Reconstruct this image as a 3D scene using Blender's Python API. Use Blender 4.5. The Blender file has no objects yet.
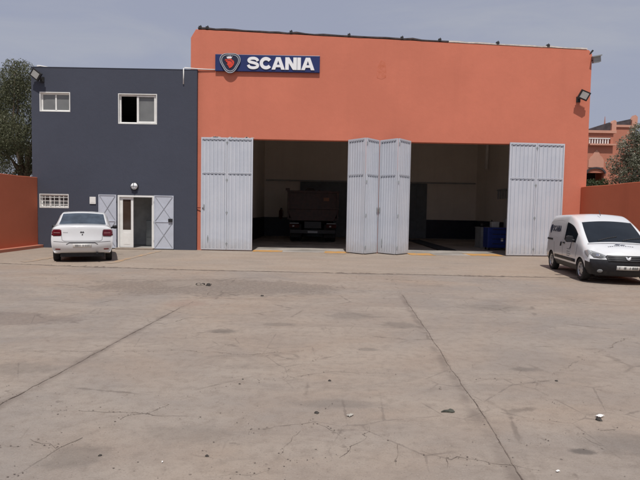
import bpy, bmesh, math, random
from mathutils import Vector, Matrix, Euler
from mathutils.bvhtree import BVHTree
random.seed(7)
sc = bpy.context.scene
col = sc.collection
R = math.radians

# ------------------------------------------------------------------ helpers
class MB:
    """collects shapes for ONE mesh"""
    def __init__(s): s.v = []; s.f = []; s.m = []
    def add(s, vs, fs, mi=0, M=None):
        n = len(s.v)
        s.v += [tuple(M @ Vector(v)) if M else tuple(v) for v in vs]
        s.f += [tuple(i + n for i in f) for f in fs]; s.m += [mi] * len(fs); return s
    def box(s, x0, x1, y0, y1, z0, z1, mi=0, M=None):
        vs = [(x, y, z) for z in (z0, z1) for y in (y0, y1) for x in (x0, x1)]
        return s.add(vs, [(0,2,3,1),(4,5,7,6),(0,1,5,4),(2,6,7,3),(0,4,6,2),(1,3,7,5)], mi, M)
    def prism(s, pts, y0, y1, mi=0, M=None, axis='y'):
        n = len(pts)
        if axis == 'y': vs = [(p[0], y0, p[1]) for p in pts] + [(p[0], y1, p[1]) for p in pts]
        elif axis == 'x': vs = [(y0, p[0], p[1]) for p in pts] + [(y1, p[0], p[1]) for p in pts]
        else: vs = [(p[0], p[1], y0) for p in pts] + [(p[0], p[1], y1) for p in pts]
        fs = [tuple(range(n)), tuple(range(2*n-1, n-1, -1))] + [(i, i+n, (i+1) % n + n, (i+1) % n) for i in range(n)]
        return s.add(vs, fs, mi, M)
    def tube(s, pts, r, n=8, mi=0, r1=None, cap=True):
        pts = [Vector(p) for p in pts]; rings = []
        for i, p in enumerate(pts):
            d = (pts[min(i+1, len(pts)-1)] - pts[max(i-1, 0)]).normalized()
            a = Vector((0,0,1)) if abs(d.z) < .9 else Vector((1,0,0))
            u = d.cross(a).normalized(); w = d.cross(u)
            rr = r if r1 is None else r + (r1 - r) * i / (len(pts) - 1)
            rings.append([p + (u*math.cos(2*math.pi*k/n) + w*math.sin(2*math.pi*k/n)) * rr for k in range(n)])
        vs = [v for rg in rings for v in rg]; fs = []
        for i in range(len(rings)-1):
            for k in range(n): fs.append((i*n+k, i*n+(k+1) % n, (i+1)*n+(k+1) % n, (i+1)*n+k))
        if cap: fs += [tuple(range(n)), tuple(range(len(vs)-1, len(vs)-n-1, -1))]
        return s.add(vs, fs, mi)
    def lathe(s, prof, n=28, mi=0, M=None):
        """prof: (radius, height) round local x axis"""
        vs = []; fs = []; k = len(prof)
        for i in range(n):
            a = 2*math.pi*i/n
            vs += [(h, r*math.cos(a), r*math.sin(a)) for r, h in prof]
        for i in range(n):
            for j in range(k-1):
                fs.append((i*k+j, ((i+1) % n)*k+j, ((i+1) % n)*k+j+1, i*k+j+1))
        return s.add(vs, fs, mi, M)
    def build(s, name, mats, parent=None, smooth=False, bevel=0):
        me = bpy.data.meshes.new(name); me.from_pydata(s.v, [], s.f)
        if not isinstance(mats, (list, tuple)): mats = [mats]
        for m in mats: me.materials.append(m)
        me.polygons.foreach_set('material_index', s.m)
        me.polygons.foreach_set('use_smooth', [smooth] * len(s.f))
        bm = bmesh.new(); bm.from_mesh(me); bmesh.ops.recalc_face_normals(bm, faces=bm.faces); bm.to_mesh(me); bm.free()
        o = bpy.data.objects.new(name, me); col.objects.link(o)
        if parent: o.parent = parent
        if bevel:
            b = o.modifiers.new('bevel', 'BEVEL'); b.width = bevel; b.segments = 2; b.limit_method = 'ANGLE'
        return o

def tag(o, label, cat, group=None):
    o['label'] = label; o['category'] = cat
    if group: o['group'] = group
    return o
def struct(o): o['kind'] = 'structure'; return o
def empty(name, loc=(0,0,0), rz=0, scale=1):
    o = bpy.data.objects.new(name, None); col.objects.link(o); o.location = loc; o.rotation_euler = (0,0,rz)
    o.scale = (scale,)*3; o.empty_display_size = .2; return o
def copy_tree(o, parent=None):
    c = o.copy(); col.objects.link(c)
    if parent: c.parent = parent
    for ch in o.children: copy_tree(ch, c)
    return c

# ------------------------------------------------------------------ materials
class NT:
    def __init__(s, name):
        s.m = bpy.data.materials.new(name); s.m.use_nodes = True
        s.t = s.m.node_tree; s.p = s.t.nodes['Principled BSDF']
        s.co = s.t.nodes.new('ShaderNodeTexCoord').outputs['Object']
    def lk(s, a, b): s.t.links.new(a, b)
    def val(s, sock, v):
        if hasattr(v, 'links'): s.lk(v, sock)
        else: sock.default_value = v
    def noise(s, scale, detail=4, rough=.55, vec=None, dist=0):
        n = s.t.nodes.new('ShaderNodeTexNoise'); n.inputs['Scale'].default_value = scale
        n.inputs['Detail'].default_value = detail; n.inputs['Roughness'].default_value = rough
        n.inputs['Distortion'].default_value = dist
        s.lk(vec or s.co, n.inputs['Vector']); return n.outputs['Fac']
    def mapped(s, sc_, loc=(0,0,0)):
        n = s.t.nodes.new('ShaderNodeMapping'); n.inputs['Scale'].default_value = sc_; n.inputs['Location'].default_value = loc
        s.lk(s.co, n.inputs['Vector']); return n.outputs[0]
    def voro(s, scale, feature='DISTANCE_TO_EDGE', vec=None):
        n = s.t.nodes.new('ShaderNodeTexVoronoi'); n.feature = feature; n.inputs['Scale'].default_value = scale
        s.lk(vec or s.co, n.inputs['Vector']); return n.outputs['Distance']
    def ramp(s, f, a, b, va=0., vb=1.):
        n = s.t.nodes.new('ShaderNodeMapRange'); s.lk(f, n.inputs[0]); n.interpolation_type = 'SMOOTHSTEP'
        for i, v in enumerate((a, b, va, vb)): n.inputs[i+1].default_value = v
        return n.outputs[0]
    def math(s, op, a, b=0.):
        n = s.t.nodes.new('ShaderNodeMath'); n.operation = op; s.val(n.inputs[0], a); s.val(n.inputs[1], b); return n.outputs[0]
    def mix(s, f, a, b):
        n = s.t.nodes.new('ShaderNodeMix'); n.data_type = 'RGBA'
        s.val(n.inputs[0], f)
        for sock, v in ((n.inputs[6], a), (n.inputs[7], b)):
            if hasattr(v, 'links'): s.lk(v, sock)
            else: sock.default_value = (*v, 1)
        return n.outputs[2]
    def sep(s):
        n = s.t.nodes.new('ShaderNodeSeparateXYZ'); s.lk(s.co, n.inputs[0]); return n.outputs
    def bump(s, h, strength=.3, dist=.02):
        n = s.t.nodes.new('ShaderNodeBump'); n.inputs['Strength'].default_value = strength; n.inputs['Distance'].default_value = dist
        s.lk(h, n.inputs['Height']); s.lk(n.outputs[0], s.p.inputs['Normal'])
    def out(s, c, rough=.8, metal=0., spec=.4):
        if hasattr(c, 'links'): s.lk(c, s.p.inputs['Base Color'])
        else: s.p.inputs['Base Color'].default_value = (*c, 1)
        s.val(s.p.inputs['Roughness'], rough); s.p.inputs['Metallic'].default_value = metal
        s.p.inputs['Specular IOR Level'].default_value = spec; return s.m

def scl(c, k): return tuple(x*k for x in c)
def plain(name, c, rough=.6, metal=0., spec=.4, var=.12, scale=3., bump=0.):
    t = NT(name); n = t.noise(scale, 5)
    o = t.out(t.mix(t.ramp(n, .3, .7), scl(c, 1-var), scl(c, 1+var)), rough, metal, spec)
    if bump: t.bump(t.noise(scale*12, 3), bump, .01)
    return o
def plaster(name, c, stain=.2, sc_=1.):
    t = NT(name)
    big = t.ramp(t.noise(.45*sc_, 5), .3, .72); mid = t.ramp(t.noise(2.6*sc_, 6, .65), .35, .7)
    st = t.ramp(t.noise(1., 5, .6, t.mapped((1.6, 1.6, .12))), .5, .78)
    a = t.mix(big, scl(c, .95), scl(c, 1.04)); a = t.mix(t.math('MULTIPLY', mid, .3), a, scl(c, .9))
    a = t.mix(t.math('MULTIPLY', st, stain), a, scl(c, .66))
    t.bump(t.math('ADD', t.noise(38, 4), t.math('MULTIPLY', t.noise(5, 3), 1.5)), .25, .012)
    return t.out(a, .88, 0, .25)

M = {}
ORANGE = (.565, .182, .118)
M['orange'] = plaster('orange_plaster', ORANGE, .15)
M['orange_wall'] = plaster('boundary_plaster', (.58, .17, .09), .3)
M['slate'] = plaster('slate_plaster', (.059, .0655, .090), .12)
M['pink'] = plaster('pink_plaster', (.55, .29, .215), .2)
M['red_earth'] = plaster('earth_plaster', (.46, .185, .125), .2)
M['cream'] = plaster('cream_plaster', (.74, .70, .64), .25)
M['navy_gloss'] = plain('navy_wainscot', (.02, .025, .04), .45)
M['white_paint'] = plain('white_paint', (.74, .74, .72), .45, var=.05)
t = NT('door_paint'); z_ = t.sep()[2]
st_ = t.ramp(t.noise(1., 5, .65, t.mapped((9, 9, .5))), .52, .74); lo = t.ramp(t.math('ADD', z_, t.math('MULTIPLY', t.noise(3.5, 5, .7), .8)), .35, 1.0, 1, 0)
c_ = t.mix(t.ramp(t.noise(1.2, 4), .35, .65), (.485, .515, .575), (.53, .555, .61)); c_ = t.mix(t.math('MULTIPLY', st_, .22), c_, (.36, .34, .33)); c_ = t.mix(t.math('MULTIPLY', lo, .42), c_, (.34, .30, .265))
t.bump(t.noise(1.6, 2), .12, .03); M['door'] = t.out(c_, .45, 0, .4)
M['shut'] = plain('shutter_paint', (.47, .50, .57), .45, var=.05)
M['dark'] = plain('dark_metal', (.02, .02, .022), .5)
M['slot'] = plain('slot_shadow', (.10, .11, .135), .8)
M['iron'] = plain('iron', (.09, .09, .095), .45, .6)
M['black_pl'] = plain('black_plastic', (.012, .0125, .016), .5, var=.2, scale=12)
M['rubber'] = plain('rubber', (.02, .02, .02), .85, var=.3, scale=20)
M['rim'] = plain('rim_metal', (.45, .46, .48), .35, .7)
M['carwhite'] = plain('car_paint', (.66, .675, .69), .22, 0, .5, var=.02)
M['carwhite'].node_tree.nodes['Principled BSDF'].inputs['Coat Weight'].default_value = .5
M['carglass'] = plain('car_glass', (.012, .016, .022), .06, 0, .32)
M['rearglass'] = plain('rear_glass', (.045, .06, .08), .07, 0, .6, var=.35, scale=2.2)
M['redlamp'] = plain('tail_lamp', (.10, .006, .012), .15, 0, .5, var=.3, scale=9)
M['redrefl'] = plain('reflector', (.16, .012, .012), .2)
M['lamp'] = plain('headlamp_glass', (.30, .31, .32), .12, .2, .6, var=.12, scale=6)
M['chrome'] = plain('chrome', (.6, .6, .62), .15, 1.)
M['plate'] = plain('plate_white', (.68, .68, .66), .4)
M['ink'] = plain('ink', (.02, .022, .03), .5)
M['navy_ink'] = plain('navy_print', (.012, .016, .045), .5)
M['seam'] = plain('panel_gap', (.05, .05, .055), .8)
M['pane'] = plain('grey_pane', (.085, .09, .095), .12, 0, .5, var=.15, scale=1.6)
M['frost'] = plain('frosted_pane', (.16, .165, .165), .25, 0, .5, var=.12, scale=1.2)
M['room'] = plain('room_wall', (.72, .73, .73), .9)
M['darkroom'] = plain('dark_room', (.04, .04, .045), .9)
M['signblue'] = plain('sign_blue', (.018, .03, .12), .35, var=.06)
M['signwhite'] = plain('sign_white', (.80, .81, .83), .35, var=.02)
M['signred'] = plain('sign_red', (.62, .06, .035), .4, var=.25, scale=6)
M['silver'] = plain('sign_silver', (.55, .56, .58), .3, .5)
M['lens'] = plain('lamp_lens', (.42, .43, .42), .2, 0, .5)
M['membrane'] = plain('roof_membrane', (.055, .04, .04), .8, var=.4, scale=4)
M['flash'] = plain('pale_flashing', (.55, .50, .46), .6, var=.2, scale=5)
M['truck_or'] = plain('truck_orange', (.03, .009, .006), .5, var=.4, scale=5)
M['grey'] = plain('grey_metal', (.27, .29, .30), .45)
M['toolblue'] = plain('tool_blue', (.02, .04, .20), .35)
M['backdoor'] = plain('backdoor_grey', (.13, .155, .175), .6)
M['red'] = plain('extinguisher_red', (.10, .008, .008), .5)
M['bark'] = plain('bark', (.09, .065, .045), .9, var=.4, scale=8)
M['rooftile'] = plain('dark_tile', (.06, .05, .055), .8, var=.3)
M['stone'] = plain('stone', (.20, .17, .145), .9, var=.4, scale=30)
M['darkstone'] = plain('dark_stone', (.045, .04, .036), .9, var=.4, scale=30)
M['paper'] = plain('paper', (.75, .74, .72), .8, var=.05)
t = NT('crack_dirt'); M['crack'] = t.out(t.mix(t.ramp(t.noise(6, 5, .7), .38, .64), (.105, .082, .07), (.235, .195, .165)), .95, 0, .2)
M['ceil'] = plain('ceiling', (.7, .68, .64), .9)

def leafmat(name, a, b, c, hi=(.48, .75)):
    t = NT(name); n = t.noise(1.1, 3); n2 = t.noise(9, 2)
    x = t.mix(t.ramp(n, .35, .68), a, b); x = t.mix(t.ramp(n2, *hi), x, c)
    m = t.out(x, .55, 0, .35)
    p = t.p; p.inputs['Transmission Weight'].default_value = 0
    tr = t.t.nodes.new('ShaderNodeBsdfTranslucent'); ms = t.t.nodes.new('ShaderNodeMixShader'); ms.inputs[0].default_value = .22
    t.lk(x, tr.inputs[0]); t.lk(p.outputs[0], ms.inputs[1]); t.lk(tr.outputs[0], ms.inputs[2])
    t.lk(ms.outputs[0], t.t.nodes['Material Output'].inputs[0]); return m
M['leaf'] = leafmat('grey_green_leaf', (.068, .076, .036), (.105, .112, .058), (.155, .15, .092))
M['leaf2'] = leafmat('silver_leaf', (.055, .075, .035), (.15, .165, .105), (.42, .41, .34), (.44, .66))  # palest flecks paint white highlights into the silvery leaf colour
M['leaf3'] = leafmat('dark_leaf', (.03, .05, .02), (.06, .085, .035), (.09, .11, .06))

# --- yard concrete
def ground_mat(name, base_k=1., apron=False):
    t = NT(name)
    tan, grey, pale = ((.30, .236, .187), (.245, .216, .194), (.345, .297, .252)) if not apron else ((.315, .252, .20), (.28, .238, .20), (.36, .305, .255))
    big = t.ramp(t.noise(.22, 6, .6, None, .6), .36, .66)
    mid = t.ramp(t.noise(1.1, 7, .62, t.mapped((.6, 1.2, 1)), .4), .36, .68)
    fine = t.noise(9, 6, .7); grit = t.noise(75, 3, .6)
    a = t.mix(big, grey, tan); a = t.mix(t.math('MULTIPLY', mid, .5), a, pale)
    st = t.ramp(t.noise(.7, 6, .7, t.mapped((.8, 1.5, 1), (5, 3, 0)), .8), .55, .72)
    a = t.mix(t.math('MULTIPLY', st, .48), a, scl((.15, .125, .108), base_k))
    sp = t.ramp(t.noise(5.5, 4, .6, t.mapped((1, 1, 1), (9, 1, 0))), .66, .74)
    a = t.mix(t.math('MULTIPLY', sp, .55), a, scl((.13, .105, .09), base_k))
    a = t.mix(t.ramp(fine, .42, .72, 0, .45), a, scl((.18, .145, .12), base_k))
    a = t.mix(t.ramp(grit, .57, .75, 0, .5), a, scl((.38, .33, .285), base_k))
    a = t.mix(t.ramp(grit, .42, .28, 0, .5), a, scl((.115, .092, .078), base_k))
    vs_ = t.voro(6.5, 'F1'); spk = t.math('MULTIPLY', t.ramp(vs_, .045, .085, 1, 0), t.ramp(t.noise(.9, 3), .46, .6))
    a = t.mix(t.math('MULTIPLY', spk, .7), a, (.09, .075, .065))
    wr = t.ramp(t.noise(1., 6, .7, t.mapped((.35, 2.6, 1), (2, 7, 0)), .5), .5, .68); a = t.mix(t.math('MULTIPLY', wr, .3), a, scl((.20, .17, .148), base_k))
    h = t.math('ADD', t.math('MULTIPLY', fine, 1.), t.math('MULTIPLY', grit, .5))
    if not apron:
        xyz = t.sep(); X, Y = xyz[0], xyz[1]
        wob = t.math('SUBTRACT', t.noise(1.3, 5, .65), .5)
        fw = t.math('SUBTRACT', t.noise(7, 4, .65), .5)
        def blob(cx, cy, rx, ry, lo, hi, k=.7, kf=.5):
            dx = t.math('DIVIDE', t.math('SUBTRACT', X, cx), rx); dy = t.math('DIVIDE', t.math('SUBTRACT', Y, cy), ry)
            d = t.math('ADD', t.math('SQRT', t.math('ADD', t.math('MULTIPLY', dx, dx), t.math('MULTIPLY', dy, dy))),
                       t.math('ADD', t.math('MULTIPLY', wob, k), t.math('MULTIPLY', fw, kf)))
            return t.ramp(d, lo, hi, 1, 0)
        rough = blob(-2.3, 11.1, 3.2, 1.35, .72, 1.05, 1.0, 1.1)
        gv = t.ramp(t.noise(13, 6, .8), .36, .66)
        a = t.mix(t.math('MULTIPLY', rough, .66), a, t.mix(gv, (.145, .119, .102), (.27, .225, .19)))
        pat = blob(-5.1, 7.55, 1.7, .55, .8, 1.0, .5, .6)
        a = t.mix(t.math('MULTIPLY', pat, .5), a, t.mix(gv, (.12, .098, .088), (.20, .16, .14)))
        lp = blob(-2.9, 11.5, .6, .6, .6, 1.1, 1., 1.4); a = t.mix(t.math('MULTIPLY', lp, .45), a, (.31, .265, .225))
        pp = blob(-2.3, 9.0, .45, .45, .4, 1.1, 1., 1.6); a = t.mix(t.math('MULTIPLY', pp, .35), a, (.24, .16, .13))
        for (cx, cy, rx, ry, k) in ((1.86, 3.57, .11, .06, .75), (-1.3, 7.0, .22, .16, .5), (1.2, 7.6, .3, .25, .35), (2.2, 5.5, .2, .1, .45),
                                    (-1.6, 3.35, .25, .22, .35), (.5, 8.2, .5, .3, .3), (3.1, 9.2, .7, .4, .3), (.6, 6.2, .16, .1, .4), (-.6, 7.5, .3, .15, .3),
                                    (-3.1, 5.2, .6, .25, .3), (.2, 4.4, .45, .12, .25), (2.3, 3.7, .5, .25, .3), (-.95, 3.75, .4, .18, .25)):
            b = blob(cx, cy, rx, ry, .45, 1.1, .8, 1.1); a = t.mix(t.math('MULTIPLY', b, k), a, (.10, .088, .08))
        h = t.math('ADD', h, t.math('MULTIPLY', t.math('MULTIPLY', rough, gv), .8))
        for a0, b0, y1 in ((-2.93, .0706, 9.0), (1.09, .0540, 10.8)):      # dirt worn into the two long joints
            dl = t.math('ABSOLUTE', t.math('SUBTRACT', X, t.math('ADD', t.math('MULTIPLY', Y, b0), t.math('ADD', t.math('MULTIPLY', fw, .10), a0))))
            bd = t.math('MULTIPLY', t.ramp(dl, .0, .10, 1, 0), t.ramp(Y, y1-.8, y1+.3, 1, 0)); bd = t.math('MULTIPLY', bd, t.ramp(t.noise(2.2, 4), .35, .6))
            a = t.mix(t.math('MULTIPLY', bd, .6), a, (.15, .122, .105))
        # natural shallow crazing
        cv = t.voro(.55, vec=None); cm = t.ramp(t.noise(.8, 3), .52, .62)
        cr = t.math('MULTIPLY', t.ramp(t.math('ADD', cv, t.math('MULTIPLY', fw, .05)), .0, .014, 1, 0), cm)
        cv2 = t.voro(1.7); cr2 = t.math('MULTIPLY', t.ramp(t.math('ADD', cv2, t.math('MULTIPLY', fw, .09)), .0, .016, 1, 0), t.ramp(t.noise(.6, 3, .5, t.mapped((1, 1, 1), (4, 8, 0))), .5, .6))
        a = t.mix(t.math('MULTIPLY', cr2, .4), a, (.12, .098, .085))
        a = t.mix(t.math('MULTIPLY', cr, .45), a, (.10, .08, .068))
    t.bump(h, .5, .012)
    return t.out(a, .92, 0, .22)
M['ground'] = ground_mat('yard_concrete')
M['apron'] = ground_mat('apron_concrete', 1.12, True)
def paintmat(name, c, under, thr):
    t = NT(name); n = t.noise(3.5, 6, .7); g = t.noise(60, 3)
    w = t.ramp(t.math('ADD', n, t.math('MULTIPLY', t.math('SUBTRACT', g, .5), .3)), thr-.07, thr+.07)
    return t.out(t.mix(w, c, under), .85, 0, .25)
M['yellow'] = paintmat('worn_yellow', (.50, .27, .085), (.33, .265, .205), .57)
M['faint'] = paintmat('faded_yellow', (.42, .265, .14), (.315, .252, .20), .43)
M['floor'] = plain('garage_floor', (.34, .315, .29), .6, var=.3, scale=.9)

# ------------------------------------------------------------------ ground
def sheet(name, x0, x1, y0, y1, z, mat, nx=1, ny=1, fn=None):
    vs = [(x0+(x1-x0)*i/nx, y0+(y1-y0)*j/ny, z) for j in range(ny+1) for i in range(nx+1)]
    if fn: vs = [fn(v) for v in vs]
    fs = [(j*(nx+1)+i, j*(nx+1)+i+1, (j+1)*(nx+1)+i+1, (j+1)*(nx+1)+i) for j in range(ny) for i in range(nx)]
    return MB().add(vs, fs).build(name, mat)
struct(sheet('ground', -900, 900, -900, 900, 0, M['ground']))
def edge_y(x):
    kp = [(-11.3, 15.2), (-9.2, 14.95), (-6.1, 14.43), (-3.26, 14.16), (-.5, 14.1), (2.2, 14.05), (4.3, 13.95), (6.1, 13.96), (8.5, 13.75), (10.5, 13.6)]
    for (a, b), (c, d) in zip(kp, kp[1:]):
        if x <= c: return b + (d-b)*(x-a)/(c-a)
    return kp[-1][1]
rj = random.Random(3); jit = [rj.gauss(0, .035) for _ in range(241)]
NX = 240; vs = []
for i in range(NX+1):
    x = -11.28 + 21.75*i/NX; vs += [(x, edge_y(x) + jit[i]*(.5 + 1.6*(math.sin(x*1.7)+math.sin(x*.63) > .5)), .014), (x, 21.3 if x > -5 else 20.86, .014)]
mb = MB().add(vs, [(2*i, 2*i+2, 2*i+3, 2*i+1) for i in range(NX)])
n0 = [v for v in vs[::2]]
mb.add(n0 + [(v[0], v[1]-.012, -.005) for v in n0], [(i, i+1, NX+1+i+1, NX+1+i) for i in range(NX)])
struct(mb.build('pavement', M['apron']))

# cracks and slab joints: thin irregular ribbons of dirt lying on the slab
CR = [
 ([(-2.63, 4.23), (-2.55, 5.6), (-2.42, 7.2), (-2.32, 8.62)], .020, 1.0), ([(-2.70, 2.5), (-2.63, 4.23)], .018, 1.),
 ([(1.20, 1.8), (1.31, 3.16), (1.42, 5.2), (1.53, 7.4), (1.68, 10.43)], .019, 1.),
 ([(-1.83,3.08),(-1.75,3.47),(-1.66,3.64),(-1.55,3.82),(-1.45,4.08),(-1.31,4.25),(-1.06,4.63)], .013, .85),
 ([(-2.17,3.48),(-1.9,3.49),(-1.74,3.48)], .008, .8), ([(-2.25,4.14),(-1.83,4.12),(-1.42,4.1),(-.93,4.06)], .011, .8),
 ([(-1.75,3.47),(-2.04,3.63)], .009, .8), ([(-3.6,5.8),(-2.27,5.89),(-1.62,6.02),(-.78,5.86),(.02,6.13)], .012, .55),
 ([(.72,3.52),(.9,3.42),(1.33,3.38),(1.46,3.29)], .011, .8), ([(1.37,3.69),(1.55,3.68),(1.8,3.75)], .010, .8),
 ([(1.92,3.97),(1.98,3.83),(2.12,3.92),(2.43,3.96),(2.9,4.1)], .010, .75), ([(1.98,3.83),(2.04,3.65),(2.08,3.57)], .008, .7),
 ([(2.05,4.63),(2.11,4.35)], .009, .8), ([(-.72,3.13),(-.34,3.23),(-.17,3.34),(.16,3.42),(.35,3.69),(.43,3.96)], .008, .6),
 ([(-.54,3.83),(-.05,3.96),(.21,3.69)], .009, .55), ([(.55,3.8),(.56,3.54),(.53,3.29)], .010, .65), ([(.9,3.48),(.86,3.27)], .008, .8),
 ([(-2.57,7.63),(-2.18,7.32),(-2.03,7.83),(-1.21,7.9)], .016, .7), ([(-.46,5.),(.13,5.29),(.85,5.29)], .009, .5),
 ([(-3.3,8.05),(-2.7,7.9),(-2.3,7.6)], .014, .6), ([(2.4,5.3),(3.3,6.1),(4.72,7.56)], .012, .6), ([(3.1,9.6),(4.2,10.1),(5.6,9.9)], .02, .5),
 ([(-5.5,10.0),(-3.6,9.75),(-2.,9.6),(-.3,9.7)], .022, .6), ([(-4.6,10.95),(-3.9,11.5),(-3.2,12.6)], .03, .5), ([(.0,10.3),(.55,10.8),(.5,11.8)], .022, .6),
 ([(-2.35,8.6),(-2.2,9.9),(-2.1,11.)], .014, .5), ([(1.68,10.4),(1.75,12.),(1.85,14.)], .013, .45), ([(-1.3,10.),(-.7,9.95),(-.2,10.2)], .014, .6),
 ([(-1.06,4.63),(-.5,5.),(.1,5.9)], .006, .35), ([(1.42,5.2),(2.1,5.05),(2.5,5.2)], .007, .45), ([(-.2,3.34),(-.1,4.0),(.1,4.4)], .006, .4)]
def fleck(mb, x, y, r_, g):
    n = 5; z = .0045+.002*g.random(); a0 = g.random()*6
    mb.add([(x+r_*(.5+g.random())*math.cos(a0+6.283*i/n)*1.3, y+r_*(.5+g.random())*math.sin(a0+6.283*i/n), z) for i in range(n)], [tuple(range(n))])
rc = random.Random(11); mb = MB()
for pts, w, dens in CR:
    P = []
    for a, b in zip(pts, pts[1:]):
        n = max(3, int(math.dist(a, b)/.055))
        P += [(a[0]+(b[0]-a[0])*k/n, a[1]+(b[1]-a[1])*k/n) for k in range(n)]
    P.append(pts[-1]); jx = jy = 0; Q = []
    straight = dens >= 1.
    for k, p in enumerate(P):
        jx = jx*.8 + rc.gauss(0, .004 if straight else .015); jy = jy*.8 + rc.gauss(0, .004 if straight else .015)
        ww = w*(.22 + rc.random()*.5)*(.62 if not straight else .8)*(1.5 if rc.random() < .07 else 1)
        if not straight: ww *= min(1, 3*k/len(P)+.2, 3*(len(P)-1-k)/len(P)+.2)
        Q.append((p[0]+jx, p[1]+jy, ww))
    seg = True
    for k in range(len(Q)-1):
        if rc.random() < .4: seg = rc.random() < dens*(.85 if not straight else .92)
        for _ in range(3 if not straight else 2):
            if rc.random() < .55: fleck(mb, Q[k][0]+rc.gauss(0, .022), Q[k][1]+rc.gauss(0, .022), .0018+.0045*rc.random()**3, rc)
        if not seg and not straight: continue
        a, b = Q[k], Q[k+1]; dx, dy = b[0]-a[0], b[1]-a[1]; L = math.hypot(dx, dy) or 1; nx, ny = -dy/L, dx/L
        mb.add([(a[0]-nx*a[2]/2, a[1]-ny*a[2]/2, .004), (b[0]-nx*b[2]/2, b[1]-ny*b[2]/2, .004),
                (b[0]+nx*b[2]/2, b[1]+ny*b[2]/2, .004), (a[0]+nx*a[2]/2, a[1]+ny*a[2]/2, .004)], [(0,1,2,3)])
gf = random.Random(77)
for c_ in range(150):      # crumbs of dirt gathered in loose drifts over the slab
    cx, cy = gf.uniform(-5.5, 5.5), 2.6 + 9.5*gf.random()**1.6
    for _ in range(gf.randint(3, 22)): fleck(mb, cx+gf.gauss(0, .26), cy+gf.gauss(0, .16), .0016+.0042*gf.random()**3, gf)
struct(mb.build('ground_crack', M['crack']))
# dirt gathered in the open joint along the pavement edge
mb = MB(); rj2 = random.Random(5); ln = []
for i in range(NX+1):
    x = -11.28 + 21.75*i/NX; y = edge_y(x); w = .03 + .05*rj2.random() + (.09*rj2.random() if math.sin(x*1.7)+math.sin(x*.63) > .5 else 0)
    ln += [(x, y-.05-w, .004), (x, y+.05, .004)]
mb.add(ln, [(2*i, 2*i+2, 2*i+3, 2*i+1) for i in range(NX)]); struct(mb.build('pavement_joint', M['crack']))
# worn yellow paint on the thresholds and by the parked car
for x0, x1, y0, y1, m in ((-2.7, -1.55, 20.62, 21.5, 'yellow'), (.15, 1.15, 20.62, 21.5, 'yellow'), (3.6, 4.55, 20.3, 21.3, 'yellow'), (5.9, 7.35, 20.55, 21.6, 'yellow'),
                       (.2, 1.0, 20.2, 20.6, 'faint'), (-8.78, -8.55, 15.2, 20.2, 'faint'), (-6.35, -6.1, 15.3, 20.2, 'faint')):
    ry = random.Random(int(x0*100)); ed = lambda v: (v[0]+ry.gauss(0, .03), v[1]+ry.gauss(0, .035), v[2])
    struct(sheet('yellow_marking', x0, x1, y0, y1, .021, M[m], max(2, int((x1-x0)/.12)), max(2, int((y1-y0)/.2)), ed))

# ------------------------------------------------------------------ walls with openings
def wall(xs, zs, holes, y0, y1, ztop=None):
    """flat wall in the xz plane, thickness y0..y1, cells whose centre is in a hole left out"""
    xs = sorted(set(xs + [h[i] for h in holes for i in (0, 1)])); zs = sorted(set(zs + [h[i] for h in holes for i in (2, 3)]))
    nx, nz = len(xs)-1, len(zs)-1
    def solid(i, k):
        if not (0 <= i < nx and 0 <= k < nz): return False
        cx, cz = (xs[i]+xs[i+1])/2, (zs[k]+zs[k+1])/2
        return not any(h[0] < cx < h[1] and h[2] < cz < h[3] for h in holes)
    def P(i, k, y): return (xs[i], y, ztop(xs[i]) if (ztop and k == nz) else zs[k])
    mb = MB()
    for i in range(nx):
        for k in range(nz):
            if not solid(i, k): continue
            for y in (y0, y1): mb.add([P(i,k,y), P(i+1,k,y), P(i+1,k+1,y), P(i,k+1,y)], [(0,1,2,3)])
            for (a, b, (c, d), (e, f)) in ((i-1, k, (i, k), (i, k+1)), (i+1, k, (i+1, k), (i+1, k+1)), (i, k-1, (i, k), (i+1, k)), (i, k+1, (i, k+1), (i+1, k+1))):
                if not solid(a, b): mb.add([P(c,d,y0), P(c,d,y1), P(e,f,y1), P(e,f,y0)], [(0,1,2,3)])
    return mb
def weld(o):
    bm = bmesh.new(); bm.from_mesh(o.data); bmesh.ops.remove_doubles(bm, verts=bm.verts, dist=1e-4)
    bmesh.ops.recalc_face_normals(bm, faces=bm.faces); bm.to_mesh(o.data); bm.free(); return o

# ================================================================== GARAGE
G = tag(empty('garage_building', (2.7, 21, 0)), 'tall orange plastered workshop with two wide open bays and blue sign', 'building')
def gb(mb, name, mat, parent=None, **k):
    o = mb.build(name, mat, parent or G, **k)
    if parent is None: o.matrix_parent_inverse = Matrix.Translation((-2.7, -21, 0))
    return o
XL, XR = -5.26, 10.66
def ztop(x):
    z = 8.78 - (x-XL)*(.54/15.9)
    if x < XL+.01: z -= .34
    if x > XR-.01: z -= .16
    return z
weld(gb(wall([XL, XL+.2, XR-.14, XR], [0, 7.9, 9], [(-2.82, 1.16, 0, 4.5), (3.46, 7.74, 0, 4.49)], 21.0, 21.32, ztop), 'facade_wall', M['orange'], bevel=.012))
mb = MB(); mb.box(XL, XL+.25, 21.32, 34.5, 0, 8.3); gb(mb, 'side_wall', M['orange'])
mb = MB(); mb.box(XR-.3, XR, 21.32, 34.5, 0, 7.9); gb(mb, 'side_wall', M['orange'])
mb = MB(); mb.box(XL+.25, XR-.3, 34.25, 34.5, 0, 7.9); gb(mb, 'back_wall', M['cream'])
mb = MB(); mb.box(XL+.25, XR-.3, 21.32, 34.25, 7.6, 7.8); gb(mb, 'roof', M['ceil'])
mb = MB(); mb.box(-3.95, -3.7, 21.32, 34.25, 0, 7.6); gb(mb, 'inner_wall', M['cream'])
mb = MB(); mb.box(10.2, 10.36, 21.32, 34.25, 0, 7.6); gb(mb, 'inner_wall', M['cream'])
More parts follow.
